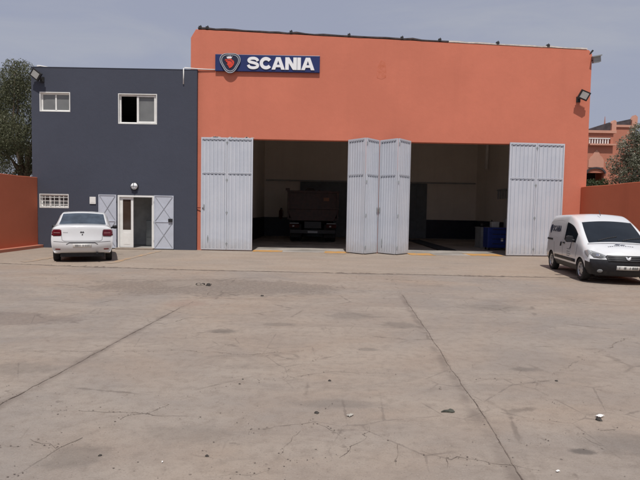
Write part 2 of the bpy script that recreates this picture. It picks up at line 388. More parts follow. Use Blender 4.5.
for x0, x1, y0, y1 in ((-3.7, 10.2, 34.235, 34.25), (-3.7, -3.685, 21.4, 34.23), (10.185, 10.2, 21.4, 34.23)):
    mb = MB(); mb.box(x0, x1, y0, y1, .02, 1.25); gb(mb, 'wainscot', M['navy_gloss'])
mb = MB(); mb.box(-1.35, 6.95, 34.16, 34.23, .02, 3.6)
for k in range(9): mb.box(-1.35+.9*k+.42, -1.35+.9*k+.48, 34.13, 34.16, .1, 3.55)
gb(mb, 'back_door', M['backdoor'])
mb = MB(); mb.box(-3.6, 10.1, 34.12, 34.232, 3.62, 3.70); gb(mb, 'door_track', M['grey'])
mb = MB(); mb.tube([(9.98, 31.6, 4.4), (9.98, 31.6, 7.5)], .09, 10); gb(mb, 'downpipe', M['white_paint'], smooth=True)
# floor with inspection pit
def pitfloor():
    mb = MB(); px0, px1, py0, py1 = 5.3, 6.2, 23.4, 32.2
    for a, b, c, d in ((-3.7, px0, 21.33, 34.23), (px1, 10.18, 21.33, 34.23), (px0, px1, 21.33, py0), (px0, px1, py1, 34.23)):
        mb.add([(a,c,.008), (b,c,.008), (b,d,.008), (a,d,.008)], [(0,1,2,3)])
    return mb
gb(pitfloor(), 'floor', M['floor'])
mb = MB(); mb.box(5.33, 6.17, 23.43, 32.17, .011, .03)
for k in range(29): mb.box(5.36, 6.14, 23.55+k*.3, 23.6+k*.3, .03, .045)
gb(mb, 'pit_shade', M['dark'])  # dark slatted plate added to stand for the shade in the open pit
mb = MB(); mb.box(-1.5, .2, 20.75, 21.3, .016, .03); gb(mb, 'ramp_plate', M['floor'])
mb = MB(); mb.box(4.5, 5.95, 20.5, 21.2, .016, .03); gb(mb, 'ramp_plate', M['floor'])
# parapet edge
def coping(x0, x1, h, d, mat, wob):
    mb = MB(); n = max(6, int((x1-x0)/.35)); rr = random.Random(int(x0*10)); pts = []
    for i in range(n+1):
        x = x0+(x1-x0)*i/n; z = ztop(min(max(x, XL+.3), XR-.3)); pts.append((x, z + .004 + abs(rr.gauss(0, wob)), h*(1+rr.gauss(0, .18))))
    for (xa, za, ha), (xb, zb, hb) in zip(pts, pts[1:]):
        mb.add([(xa,20.985,za),(xb,20.985,zb),(xb,20.985,zb+hb),(xa,20.985,za+ha),(xa,20.985+d,za),(xb,20.985+d,zb),(xb,20.985+d,zb+hb),(xa,20.985+d,za+ha)],
               [(0,1,2,3),(3,2,6,7),(4,7,6,5),(0,4,5,1)])
    return mb
gb(coping(-4.98, 4.95, .055, .45, M['membrane'], .018), 'coping', M['membrane'])
gb(coping(4.96, 10.45, .05, .4, M['flash'], .008), 'coping', M['flash'])
for x in (-4.9, -4.62, -1.3, 1.0, 3.1, 4.6, 6.9, 8.9):
    mb = MB(); z = ztop(x); mb.box(x-.05, x+.06, 20.975, 21.1, z+.03, z+.13); mb.tube([(x, 21.02, z+.1), (x+.03, 21.03, z+.17)], .02, 6); gb(mb, 'roof_anchor', M['dark'])
# rust stain: a thin flake of render in its own colour
t = NT('rust_patch'); g_ = t.noise(5, 5, .7); M['rust'] = t.out(t.mix(t.ramp(g_, .3, .75), ORANGE, (.47, .125, .065)), .9)
mb = MB(); mb.prism([(2.15, 7.0), (2.33, 6.95), (2.5, 7.02), (2.52, 7.3), (2.46, 7.62), (2.3, 7.7), (2.2, 7.5), (2.12, 7.25)], 20.996, 21.0); gb(mb, 'rust_patch', M['rust'])
# pale chips of bare render along the lintel
rr = random.Random(21)
for i in range(13):
    mb = MB()
    x = -4.7 + 2.1*rr.random(); w = .05+.2*rr.random(); mb.prism([(x, 4.535), (x+w, 4.535), (x+w*.9, 4.55+.03*rr.random()), (x+w*.4, 4.56+.04*rr.random()), (x+.01, 4.55)], 20.996, 21.0)
    gb(mb, 'paint_chip', M['flash'])

# ---- ribbed folding doors
def door_panel(w, h, ribs=6):
    mb = MB(); fl = .06; t0 = .022; u0 = fl; step = (w-2*fl)/ribs; prof = [(0, .0), (0, -t0), (fl, -t0)]
    for r in range(ribs):
        a = u0 + r*step; prof += [(a+step*.18, -t0), (a+step*.30, -t0-.032), (a+step*.82, -t0-.032), (a+step*.94, -t0)]
    prof += [(w-fl, -t0), (w, -t0), (w, 0)]
    cl = [prof[0]]
    for p in prof[1:]:
        if math.dist(p, cl[-1]) > 1e-5: cl.append(p)
    mb.prism(cl, .05, h, axis='z')
    mb.box(0, .05, -t0-.036, -t0-.001, .05, h); mb.box(w-.05, w, -t0-.036, -t0-.001, .05, h)
    for z0, z1 in ((.05, .11), (h-.06, h), (h-1.40, h-1.365)): mb.box(.05, w-.05, -t0-.038, -t0-.033, z0, z1)
    for r in range(ribs):
        a = u0 + r*step
        for zz in (h-.145, h-1.49): mb.box(a+step*.32, a+step*.80, -t0-.0355, -t0-.031, zz, zz+.055, 1)
    return mb
def panel(ax, ay, bx, by, h, handle=None, hinge_at=None):
    w = math.hypot(bx-ax, by-ay); o = door_panel(w, h).build('door_panel', [M['door'], M['slot']], G)
    mt = Matrix.Translation((ax, ay, 0)) @ Matrix.Rotation(math.atan2(by-ay, bx-ax), 4, 'Z')
    o.matrix_parent_inverse = Matrix.Translation((-2.7, -21, 0)); o.matrix_basis = mt
    for u in (hinge_at or []):
        for z in (.3, 1.55, 2.85, h-.2):
            k = MB(); k.tube([(u*w, -.066, z-.06), (u*w, -.066, z+.06)], .016, 8); k.box(u*w-.04, u*w+.04, -.064, -.060, z-.025, z+.025); k.build('hinge', M['grey'], o)
    if handle is not None:
        k = MB(); x = handle*w
        k.tube([(x, -.06, 1.68), (x, -.10, 1.69), (x, -.10, 1.81), (x, -.06, 1.82)], .010, 8); k.box(x-.025, x+.025, -.066, -.0605, 1.64, 1.86); k.build('handle', M['grey'], o)
        k = MB(); k.tube([(x+.16, -.065, .35), (x+.16, -.065, .62)], .013, 6); k.box(x+.135, x+.185, -.064, -.061, .42, .55); k.build('bolt', M['grey'], o)
    return o
panel(-4.80, 20.95, -3.775, 20.94, 4.53, handle=.12); panel(-3.765, 20.94, -2.735, 20.945, 4.53, hinge_at=[.0])
panel(1.10, 20.96, 1.71, 20.25, 4.53); panel(1.72, 20.25, 2.26, 20.93, 4.53, hinge_at=[.0], handle=.9)
panel(2.37, 20.93, 2.95, 20.25, 4.53, handle=.06); panel(2.96, 20.25, 3.52, 20.96, 4.53, hinge_at=[.0])
panel(7.44, 20.78, 8.54, 20.86, 4.52); panel(8.55, 20.86, 9.68, 20.94, 4.52, hinge_at=[.0])
mb = MB(); mb.tube([(-5.05, 20.97, 1.72), (-4.7, 20.9, 1.72)], .016, 6); mb.box(-5.08, -5.0, 20.96, 20.998, 1.66, 1.78); gb(mb, 'door_stay', M['red'])

# ================================================================== OFFICE
O = tag(empty('office_building', (-8.2, 20.85, 0)), 'dark slate grey two storey office block with white windows and open door', 'building')
def ob_(mb, name, mat, parent=None, **k):
    o = mb.build(name, mat, parent or O, **k)
    if parent is None: o.matrix_parent_inverse = Matrix.Translation((8.2, -20.85, 0))
    return o
YO = 20.85
W1, W2, W3, DR = (-11.20, -9.99, 5.42, 6.19), (-8.09, -6.55, 4.99, 6.18), (-11.25, -10.08, 1.61, 2.17), (-8.12, -6.66, .06, 2.17)
weld(ob_(wall([-11.53, -4.965], [0, 7.14], [W1, W2, W3, DR], YO, YO+.145), 'front_wall', M['slate'], bevel=.01))
mb = MB(); mb.box(-11.53, -11.30, 20.995, 30, 0, 7.14); ob_(mb, 'side_wall', M['slate'])
mb = MB(); mb.box(-5.5, -5.27, 20.996, 30, 0, 7.14); ob_(mb, 'side_wall', M['slate'])
mb = MB(); mb.box(-11.3, -5.5, 29.8, 30, 0, 7.14); ob_(mb, 'rear_wall', M['slate'])
mb = MB(); mb.box(-11.3, -5.5, 20.996, 29.8, 6.9, 7.08); ob_(mb, 'roof', M['ceil'])
mb = MB(); mb.box(-11.3, -5.5, 20.996, 29.8, 3.3, 3.5); ob_(mb, 'upper_floor', M['room'])
mb = MB(); mb.box(-11.3, -5.5, 20.996, 29.8, .0, .055); ob_(mb, 'ground_floor', plain('pale_tile', (.5, .48, .45), .3))
mb = MB(); mb.box(-8.9, -8.8, 20.996, 22.9, .06, 3.3); ob_(mb, 'inner_wall', M['room']); mb = MB(); mb.box(-8.8, -5.5, 22.9, 23.0, .06, 3.3); ob_(mb, 'inner_wall', M['room'])
mb = MB(); mb.box(-8.12, -6.62, 20.55, YO, .015, .075); ob_(mb, 'door_step', M['apron'], bevel=.01)
mb = MB(); mb.box(-11.54, -4.96, 20.84, 21.3, 7.142, 7.165); ob_(mb, 'coping', M['slate'])
def win(r, name, fr=.055, splits=(.5,), mats=('pane', 'pane'), bars=False, open_left=False):
    x0, x1, z0, z1 = r; y = YO + .10
    lin = MB()   # white painted reveal lining
    for a, b, c, d in ((x0+.001, x0+.03, z0+.03, z1-.03), (x1-.03, x1-.001, z0+.03, z1-.03), (x0+.001, x1-.001, z0+.001, z0+.03), (x0+.001, x1-.001, z1-.03, z1-.001)):
        lin.box(a, b, YO-.006, YO+.20, c, d)
    w = ob_(lin, 'window', M['white_paint'])
    f = MB(); a0, a1, b0, b1 = x0+.031, x1-.031, z0+.031, z1-.031
    f.box(a0, a0+fr, y, y+.05, b0, b1); f.box(a1-fr, a1, y, y+.05, b0, b1)
    f.box(a0+fr, a1-fr, y, y+.05, b0, b0+fr); f.box(a0+fr, a1-fr, y, y+.05, b1-fr, b1)
    for s in splits:
        m = a0 + (a1-a0)*s; f.box(m-fr/2, m+fr/2, y-.012, y+.04, b0+fr, b1-fr)
    f.build('window_frame', M['white_paint'], w)
    ed = [a0+fr] + [a0+(a1-a0)*s for s in splits] + [a1-fr]
    for i, m in enumerate(mats):
        if m is None: continue
        k = MB(); k.box(ed[i], ed[i+1], y+.015, y+.025, b0+fr, b1-fr); k.build('pane', M[m], w)
    if bars:
        k = MB()
        for i in range(5):
            xx = a0 + (a1-a0)*(i+1)/6; k.tube([(xx, YO+.03, z0+.02), (xx, YO+.03, z1-.02)], .011, 6)
        for i in range(3):
            zz = z0 + (z1-z0)*(i+1)/4; k.tube([(x0+.02, YO+.045, zz), (x1-.02, YO+.045, zz)], .012, 6)
        k.build('window_bars', M['white_paint'], w)
    if open_left:   # sliding sash pushed to the right
        k = MB(); m = a0+(a1-a0)*.5
        k.box(m-.05, m+.03, y-.04, y-.013, b0+.02, b1-.02); k.box(a1-.1, a1-.03, y-.04, y-.013, b0+.02, b1-.02)
        k.box(m+.03, a1-.1, y-.04, y-.013, b0+.02, b0+.09); k.box(m+.03, a1-.1, y-.04, y-.013, b1-.08, b1-.02); k.build('sash', M['white_paint'], w)
    return w
win(W1, 'w', mats=('frost', 'frost')); win(W2, 'w', mats=(None, 'frost'), open_left=True); win(W3, 'w', splits=(.33, .66), mats=('pane', 'pane', 'pane'), bars=True)
mb = MB()
for x0, x1, z0, z1 in ((-8.119, -8.05, .06, 2.169), (-6.73, -6.661, .06, 2.169), (-8.05, -6.73, 2.10, 2.169)): mb.box(x0, x1, YO-.012, YO+.16, z0, z1)
ob_(mb, 'door_frame', M['white_paint'])
# white glazed door leaf, closed left half
mb = MB(); x0, x1, y0 = -8.05, -7.52, YO+.06
mb.box(x0, x0+.11, y0, y0+.05, .08, 2.10); mb.box(x1-.09, x1, y0, y0+.05, .08, 2.10); mb.box(x0+.11, x1-.09, y0, y0+.05, .08, .78); mb.box(x0+.11, x1-.09, y0, y0+.05, 2.0, 2.10)
dl = ob_(mb, 'door', M['white_paint'])
k = MB(); k.box(x0+.11, x1-.09, y0+.02, y0+.03, .78, 2.0); k.build('pane', plain('brown_pane', (.05, .035, .028), .15), dl)
k = MB(); k.box(x0+.15, x1-.13, y0-.008, y0-.001, .2, .66); k.build('door_inset', M['white_paint'], dl)
# second leaf swung inward
mb = MB(); Mx = Matrix.Translation((-6.76, YO+.15, 0)) @ Matrix.Rotation(R(93), 4, 'Z')
mb.box(0, .6, 0, .045, .08, .8, 0, Mx); mb.box(0, .1, 0, .045, .8, 2.08, 0, Mx); mb.box(.5, .6, 0, .045, .8, 2.08, 0, Mx); ob_(mb, 'door', M['white_paint'])
# metal shutters with diagonal bracing
def shutter(x0, x1, flip, handle):
    y = YO - .012; z0, z1, zm = .05, 2.18, 1.13
    mb = MB(); mb.box(x0, x1, y-.03, y, z0, z1); s = ob_(mb, 'shutter', M['shut'])
    k = MB(); w = .035
    for a, b, c, d in ((x0, x0+w, z0, z1), (x1-w, x1, z0, z1), (x0+w, x1-w, z0, z0+w), (x0+w, x1-w, z1-w, z1), (x0+w, x1-w, zm-w/2, zm+w/2)): k.box(a, b, y-.048, y-.031, c, d)
    k.build('shutter_frame', M['shut'], s)
    k = MB()
    for c, d in ((z0+w, zm-w/2), (zm+w/2, z1-w)):
        for p, q in (((x0+w, c), (x1-w, d)), ((x0+w, d), (x1-w, c))):
            L = math.dist(p, q); dx, dz = (q[0]-p[0])/L, (q[1]-p[1])/L; n = (-dz*.011, dx*.011); yy = y-.045 if p[1] < q[1] else y-.040
            k.prism([(p[0]-n[0], p[1]-n[1]), (q[0]-n[0], q[1]-n[1]), (q[0]+n[0], q[1]+n[1]), (p[0]+n[0], p[1]+n[1])], yy, y-.031)
    k.build('brace', plain('brace_paint', (.31, .325, .36), .5), s)
    k = MB()
    k.box(x0+.01, x1-.01, y-.034, y-.002, z0-.045, z0-.002); k.build('kick_strip', M['dark'], s)
    if handle:
        k = MB(); k.box(x1-.2, x1-.03, y-.09, y-.049, 1.13, 1.26); k.build('lock', M['dark'], s)
    k = MB()
    hx = x1 if flip else x0
    for z in (.35, 1.1, 1.9):
        k = MB(); k.tube([(hx, y-.03, z-.05), (hx, y-.03, z+.05)], .016, 6); k.build('hinge', M['iron'], s)
shutter(-8.87, -8.16, True, False); shutter(-6.65, -5.87, False, True)
# things fixed to the office front
mb = MB(); mb.box(-9.23, -8.99, YO-.03, YO-.001, 1.80, 2.08); mb.box(-9.2, -9.02, YO-.036, YO-.03, 1.86, 2.05)
tag(mb.build('notice_board', M['white_paint']), 'small white panel on the slate wall left of the office door', 'notice')
lb = tag(empty('bulkhead_lamp', (-7.44, YO, 2.53)), 'round white bulkhead lamp above the open office door', 'lamp')
Mq = Matrix.Rotation(R(-90), 4, 'Z')
mb = MB(); mb.lathe([(0, 0), (.155, 0), (.155, .05), (.135, .06), (0, .06)], 24, 0, Mq); mb.build('lamp_base', M['dark'], lb)
mb = MB(); mb.lathe([(.132, .061), (.12, .10), (.07, .125), (0, .13)], 24, 0, Mq); mb.build('lamp_glass', M['signwhite'], lb, smooth=True)
mb = MB(); mb.box(-.015, .015, -.14, -.062, -.13, .13); mb.box(-.12, .12, -.14, -.062, -.012, .012); mb.build('lamp_guard', M['grey'], lb)
# white conduit from the sign to the office corner
mb = MB(); mb.tube([(-4.28, 20.97, 7.20), (-5.0, 20.95, 7.215), (-5.45, 20.82, 7.215), (-5.5, 20.82, 7.2), (-5.5, 20.82, 6.58)], .021, 8)
tag(mb.build('conduit', M['white_paint'], smooth=True), 'thin white conduit bent over the office roof corner beside the sign', 'pipe')
def floodlight(x, y, z, yaw, roll, label, arm):
    e = tag(empty('floodlight', (x, y, z)), label, 'floodlight', 'wall floodlights')
    Mh = Matrix.Rotation(R(yaw), 4, 'Z') @ Matrix.Rotation(R(16), 4, 'X') @ Matrix.Rotation(R(roll), 4, 'Y')
    k = MB(); k.box(-.19, .19, -.05, .05, -.17, .17, 0, Mh)
    for i in range(7): k.box(-.17+.05*i, -.155+.05*i, .05, .10, -.14, .14, 0, Mh)
    h = k.build('lamp_housing', M['dark'], e)
    k = MB(); k.box(-.135, .135, -.058, -.051, -.12, .12, 0, Mh); k.build('lens', M['lens'], h)
    k = MB(); k.tube([(0, .05, -.02), arm], .03, 8); k.box(arm[0]-.08, arm[0]+.08, arm[1]-.03, arm[1], arm[2]-.12, arm[2]+.1); k.build('bracket', M['dark'], e)
    return e
floodlight(-11.20, 20.60, 6.80, -6, 40, 'tilted black floodlight at the top left corner of the slate office', (.12, .24, -.14))
floodlight(10.26, 20.70, 6.40, -10, 24, 'tilted black floodlight high on the right end of the orange facade', (-.08, .295, -.10))
e = tag(empty('camera_bracket', (10.66, 21.05, 7.85)), 'small grey camera box on the top right roof corner', 'camera')
k = MB(); k.box(.04, .30, -.2, .1, -.12, .12, 0, Euler((R(10), R(-8), R(-15))).to_matrix().to_4x4()); k.box(-.0, .34, -.26, .12, .10, .14, 0, Euler((R(10), R(-8), R(-15))).to_matrix().to_4x4()); k.build('camera_box', M['grey'], e)
k = MB(); k.tube([(-.1, -.02, .22), (.02, -.06, .38)], .035, 8); k.build('antenna', M['dark'], e)
k = MB(); k.tube([(.002, 0, 0), (.1, 0, 0)], .03, 8); k.build('bracket', M['dark'], e)
# coil of pale cable on the office roof corner
k = MB()
for j in range(2): k.tube([(-11.35+.07*math.cos(a*.5), 21.1+.07*math.sin(a*.5), 7.19+.03*j+.004*a) for a in range(13)], .018, 6)
k.tube([(-11.35, 21.0, 7.2), (-11.2, 20.95, 7.22), (-11.05, 20.93, 7.19), (-10.9, 21.0, 7.18)], .025, 6)
tag(k.build('cable_coil', M['paper'], smooth=True), 'loose pale cable lying on the left corner of the office roof', 'cable')

# ================================================================== SIGN
def ribbon2d(path, w):
    n = len(path); L = []; Rr = []
    for i, p in enumerate(path):
        a, b = path[max(i-1, 0)], path[min(i+1, n-1)]; dx, dz = b[0]-a[0], b[1]-a[1]; l = math.hypot(dx, dz) or 1
        ww = w(i/(n-1)) if callable(w) else w
        L.append((p[0]-dz/l*ww/2, p[1]+dx/l*ww/2)); Rr.append((p[0]+dz/l*ww/2, p[1]-dx/l*ww/2))
    return [[L[i], L[i+1], Rr[i+1], Rr[i]] for i in range(n-1)]
def catmull(P, n=8):
    out = []
    for i in range(len(P)-1):
        p0, p1, p2, p3 = P[max(i-1, 0)], P[i], P[i+1], P[min(i+2, len(P)-1)]
        for k in range(n):
            t = k/n; out.append(tuple(.5*((2*b)+(-a+c)*t+(2*a-5*b+4*c-d)*t*t+(-a+3*b-3*c+d)*t**3) for a, b, c, d in zip(p0, p1, p2, p3)))
    out.append(P[-1]); return out
def letter(ch):
    """list of polygons in a box one unit high, plus its width"""
    if ch == 'S':
        return ribbon2d(catmull([(.885,.665),(.80,.80),(.64,.872),(.47,.885),(.29,.862),(.165,.79),(.13,.70),(.19,.61),(.33,.56),(.50,.525),(.68,.475),(.83,.40),(.875,.30),(.82,.195),(.67,.13),(.49,.112),(.30,.135),(.16,.21),(.085,.345)], 5), .225), 1.0
    if ch == 'C':
        return ribbon2d([(.52+.385*math.cos(a), .5+.365*math.sin(a)) for a in [R(36+288*i/30) for i in range(31)]], .27), .95
    if ch == 'A':
        Lh = [(0,0),(.30,0),(.365,.19),(.55,.19),(.55,.39),(.435,.39),(.55,.73),(.55,1),(.37,1)]
        return [Lh, [(1.1-x, z) for x, z in reversed(Lh)]], 1.1
    if ch == 'N': return [[(0,0),(0,1),(.32,1),(.66,.47),(.66,1),(.95,1),(.95,0),(.63,0),(.29,.53),(.29,0)]], .95
    if ch == 'I': return [[(0,0),(.30,0),(.30,1),(0,1)]], .30
def word(txt, h, wsc=1., gap=.0):
    x = 0; polys = []
    for ch in txt:
        P, w = letter(ch); polys.append([[((x + p[0]*wsc)*h, p[1]*h) for p in poly] for poly in P]); x += w*wsc + gap
    return polys, (x-gap)*h
SB = tag(empty('wall_sign', (-4.27, 21.0, 7.14)), 'long navy blue sign with bold white lettering and shield emblem', 'sign')
k = MB(); k.box(0, 4.14, -.10, -.001, 0, .655); k.build('sign_board', M['signblue'], SB, bevel=.012)
polys, ww = word('SCANIA', .48, 1.0, .035); sx = 2.66/ww
for L in polys:
    k = MB()
    for p in L: k.prism([(1.27 + x*sx, .085 + z) for x, z in p], -.128, -.101)
    k.build('letter', M['signwhite'], SB)
def tri_outline(r, n=48, pw=.115):
    out = []
    for i in range(n):
        a = 2*math.pi*i/n + math.pi/2; rr = r*(1 - pw*math.cos(3*(a-math.pi/2)))
        out.append((rr*math.cos(a)*1.02, rr*math.sin(a)))
    return out
ex, ez = .60, .335
def ring(k, r0, r1, y0, y1):
    A, B = tri_outline(r0), tri_outline(r1); n = len(A)
    for i in range(n):
        j = (i+1) % n; k.prism([(ex+A[i][0], ez+A[i][1]), (ex+A[j][0], ez+A[j][1]), (ex+B[j][0], ez+B[j][1]), (ex+B[i][0], ez+B[i][1])], y0, y1)
k = MB(); k.prism([(ex+a, ez+b) for a, b in tri_outline(.385)], -.145, -.101); em = k.build('emblem', M['navy_ink'], SB)
k = MB(); ring(k, .385, .358, -.165, -.146); k.build('emblem_rim', M['silver'], em)
k = MB(); ring(k, .325, .30, -.160, -.146); k.build('emblem_ring', M['silver'], em)
gr = [(-.02,-.24),(.07,-.19),(.14,-.10),(.16,.0),(.13,.07),(.10,.05),(.09,.10),(.02,.13),(-.06,.13),(-.10,.10),(-.17,.12),(-.22,.06),(-.15,.05),(-.17,.0),(-.11,-.01),(-.10,-.07),(-.14,-.08),(-.09,-.13)]
k = MB(); k.prism([(ex+a, ez+b) for a, b in gr], -.163, -.146); k.build('beast_head', M['signred'], em)
k = MB(); k.prism([(ex+a, ez+b) for a, b in [(-.11,.135),(.05,.145),(.09,.23),(.03,.19),(.0,.25),(-.04,.19),(-.08,.24),(-.1,.185),(-.15,.215)]], -.161, -.146); k.build('crown', M['signwhite'], em)
k = MB()
k.prism([(ex+a, ez+b) for a, b in [(-.13,.04),(-.06,.075),(.04,.06),(.10,-.02),(.12,-.09),(.09,-.03),(.03,.035),(-.05,.05)]], -.1665, -.1635)
k.build('beast_detail', M['navy_ink'], em)

# ================================================================== BOUNDARY WALLS
def bwall(x0, x1, y0, y1, h, label, kx):
    e = tag(empty('boundary_wall', ((x0+x1)/2, y0, 0)), label, 'wall'); mi = Matrix.Translation((-(x0+x1)/2, -y0, 0))
    n = 40; ys = [y0+(y1-y0)*i/n for i in range(n+1)]; rr = random.Random(int(h*100)); tops = [h+rr.gauss(0, .008) for _ in ys]
    mb = MB(); vs = []
    for y, t_ in zip(ys, tops): vs += [(x0, y, 0), (x0, y, t_), (x1, y, t_), (x1, y, 0)]
    fs = [(0,1,2,3), (4*n, 4*n+3, 4*n+2, 4*n+1)]
    for i in range(n):
        a = 4*i; fs += [(a, a+4, a+5, a+1), (a+1, a+5, a+6, a+2), (a+2, a+6, a+7, a+3)]
    o = mb.add(vs, fs).build('wall', M['orange_wall'], e, bevel=.015); o.matrix_parent_inverse = mi
    mb = MB(); mb.box(*kx, y0, y1-.002, .0, .13); o = mb.build('plinth', M['red_earth'], e, bevel=.015); o.matrix_parent_inverse = mi
bwall(-11.55, -11.32, -6, 20.846, 2.80, 'low rust orange boundary wall on the left ending at the slate office', (-11.319, -11.1))
bwall(10.45, 10.68, -6, 20.99, 2.82, 'rust orange boundary wall on the right behind the white van', (10.35, 10.449))

# ================================================================== NEIGHBOURING HOUSES
H = tag(empty('adobe_house', (20, 40, 0)), 'pinkish adobe house with pointed arch niche and roof balustrade beyond the right wall', 'building')
def hb(mb, name, mat, **k):
    o = mb.build(name, mat, H, **k); o.matrix_parent_inverse = Matrix.Translation((-20, -40, 0)); return o
weld(hb(wall([14, 22.2], [0, 8.0], [(20.3, 21.62, 2.6, 5.0), (20.35, 22.0, 7.22, 7.68)], 40, 40.35), 'wall', M['red_earth']))
mb = MB(); mb.box(21.85, 22.2, 40.351, 48, 0, 7.99); hb(mb, 'side_wall', M['red_earth']); mb = MB(); mb.box(14, 14.3, 40.351, 48, 0, 7.99); hb(mb, 'side_wall', M['red_earth'])
mb = MB(); mb.box(14.3, 21.85, 40.36, 48, 6.95, 7.1); hb(mb, 'terrace', M['red_earth'])
mb = MB(); mb.box(13.9, 22.35, 39.86, 40.4, 8.001, 8.2); hb(mb, 'cornice', M['pink'])
mb = MB(); mb.prism([(20.1, 8.21), (22.1, 8.21), (22.1, 8.78), (21.9, 8.85)], 40.1, 44); hb(mb, 'roof', M['rooftile'])
mb = MB(); mb.tube([(21.6, 40.2, 8.2), (21.6, 40.2, 8.75)], .09, 8, r1=.06); mb.tube([(21.6, 40.2, 8.75), (21.6, 40.2, 9.3)], .05, 8, r1=.015); hb(mb, 'pinnacle', M['red_earth'])
mb = MB(); mb.prism([(22.0, 8.201), (22.34, 8.201), (22.34, 8.9), (22.2, 9.0), (22.0, 8.75)], 39.9, 40.35); hb(mb, 'merlon', M['pink'])
mb = MB()
for i in range(8): mb.tube([(20.46+.2*i, 40.1, 7.22), (20.46+.2*i, 40.1, 7.40), (20.46+.2*i, 40.1, 7.68)], .055, 8)
mb.box(20.36, 21.99, 40.02, 40.2, 7.58, 7.66); hb(mb, 'balustrade', M['paper'])
mb = MB(); mb.box(20.3, 22.3, 39.7, 39.998, 7.06, 7.18); hb(mb, 'balcony_slab', M['pink'])
ar = [(20.38, 5.4), (21.55, 5.4), (21.55, 5.95), (21.4, 6.2), (21.25, 6.32), (21.18, 6.5), (20.97, 6.75), (20.75, 6.5), (20.68, 6.32), (20.53, 6.2), (20.38, 5.95)]
mb = MB(); mb.prism(ar, 39.96, 39.999); hb(mb, 'arch_niche', M['pink'])
mb = MB(); A = [(20.97+.72*math.cos(R(a)), 4.95+.42*math.sin(R(a))) for a in range(0, 181, 15)]
for p in ribbon2d(A, .12): mb.prism(p, 39.9, 39.998)
hb(mb, 'arch_hood', M['rooftile'])
mb = MB(); mb.box(20.2, 21.8, 41.6, 41.7, 2.0, 5.2); hb(mb, 'recess_shade', M['darkroom'])  # near-black sheet stands in for the shade inside the arched opening
H2 = tag(empty('corner_tower_house', (23.3, 43, 0)), 'red brown tower block with a corner merlon rising behind the silvery tree', 'building')
def h2(mb, name, mat):
    o = mb.build(name, mat, H2); o.matrix_parent_inverse = Matrix.Translation((-23.3, -43, 0)); return o
mb = MB(); mb.box(22.7, 25.35, 42.5, 47, 0, 8.9); h2(mb, 'wall', M['red_earth'])
mb = MB(); mb.box(22.6, 25.45, 42.4, 47.1, 8.901, 9.08); h2(mb, 'cornice', M['pink'])
mb = MB(); mb.prism([(25.0, 9.081), (25.44, 9.081), (25.44, 9.75), (25.25, 9.9), (25.0, 9.5)], 42.42, 42.9); h2(mb, 'merlon', M['pink'])
mb = MB(); mb.prism([(22.7, 9.082), (25.0, 9.082), (25.0, 9.6)], 42.6, 46); h2(mb, 'roof', M['rooftile'])
H3 = tag(empty('pink_house', (29, 47, 0)), 'pale pink flat roofed house at the far right edge behind the tree', 'building')
mb = MB(); mb.box(-3.0, 6, 0, 8, 0, 8.45); mb.build('wall', M['pink'], H3)
mb = MB(); mb.box(-3.1, 6.1, -.1, 8.1, 8.451, 8.65); mb.build('cornice', M['red_earth'], H3)
mb = MB(); mb.box(-1.9, -.7, -.05, -.001, 5.2, 6.6); mb.build('window', M['pane'], H3)

# ================================================================== TREES
def crown(name, clumps, nper, size, mat, parent, seed, droop=.6, aspect=.3):
    rr = random.Random(seed); vs = []; fs = []
    for (cx, cy, cz, r, sq) in clumps:
        for _ in range(int(nper*r*r)):
            while True:
                a = Vector((rr.uniform(-1,1), rr.uniform(-1,1), rr.uniform(-1,1)))
                if .12 < a.length < 1: break
            a = a.normalized() * (a.length ** .55)
            c = Vector((cx, cy, cz)) + Vector((a.x*r, a.y*r, a.z*r*sq))
            d = Vector((rr.gauss(0, 1), rr.gauss(0, 1), rr.gauss(-droop*1.6, .8))).normalized()
            n = Vector((rr.gauss(0,1), rr.gauss(0,1), rr.gauss(0,1))).cross(d)
            if n.length < 1e-3: continue
            n.normalize(); L = size*(.6+.8*rr.random()); w = L*aspect*(.7+.6*rr.random()); k = len(vs)
            vs += [c, c + d*L*.5 + n*w*.5, c + d*L, c + d*L*.5 - n*w*.5]; fs.append((k, k+1, k+2, k+3))
    me = bpy.data.meshes.new(name); me.from_pydata([tuple(v) for v in vs], [], fs); me.materials.append(mat)
    o = bpy.data.objects.new(name, me); col.objects.link(o); o.parent = parent; return o
def tree(name, base, label, clumps_fn, trunk_h, seed, nper, size, mat, group=None, droop=.6, aspect=.3, r0=.28):
    e = tag(empty(name, base), label, 'tree' if 'tree' in name else 'shrub', group); rr = random.Random(seed)
    cl = clumps_fn(rr); mb = MB()
    top = Vector((rr.uniform(-.3,.3), rr.uniform(-.3,.3), trunk_h))
    mb.tube([(0,0,-.1), (.1,.05,trunk_h*.4), top], r0, 10, r1=r0*.6)
    e_t = mb.build('trunk', M['bark'], e, smooth=True)
    for i, c in enumerate(cl[::max(1, len(cl)//16)][:16]):
        p = Vector(c[:3]); mid = top.lerp(p, .5) + Vector((rr.uniform(-.3,.3), rr.uniform(-.3,.3), .25)); k = MB()
        k.tube([top*.85, top.lerp(mid, .5), mid, p], r0*.38, 7, r1=.02); k.build('limb', M['bark'], e, smooth=True)
    crown('crown', cl, nper, size, mat, e, seed, droop, aspect); return e
def ell(cx, cy, cz, rx, ry, rz, n, r0, r1, sq=.8):
    def fn(rr):
        out = []
        for _ in range(n):
            while True:
                a = Vector((rr.uniform(-1,1), rr.uniform(-1,1), rr.uniform(-1,1)))
                if .35 < a.length < 1: break
            out.append((cx+a.x*rx, cy+a.y*ry, cz+a.z*rz, rr.uniform(r0, r1), sq))
        return out
    return fn
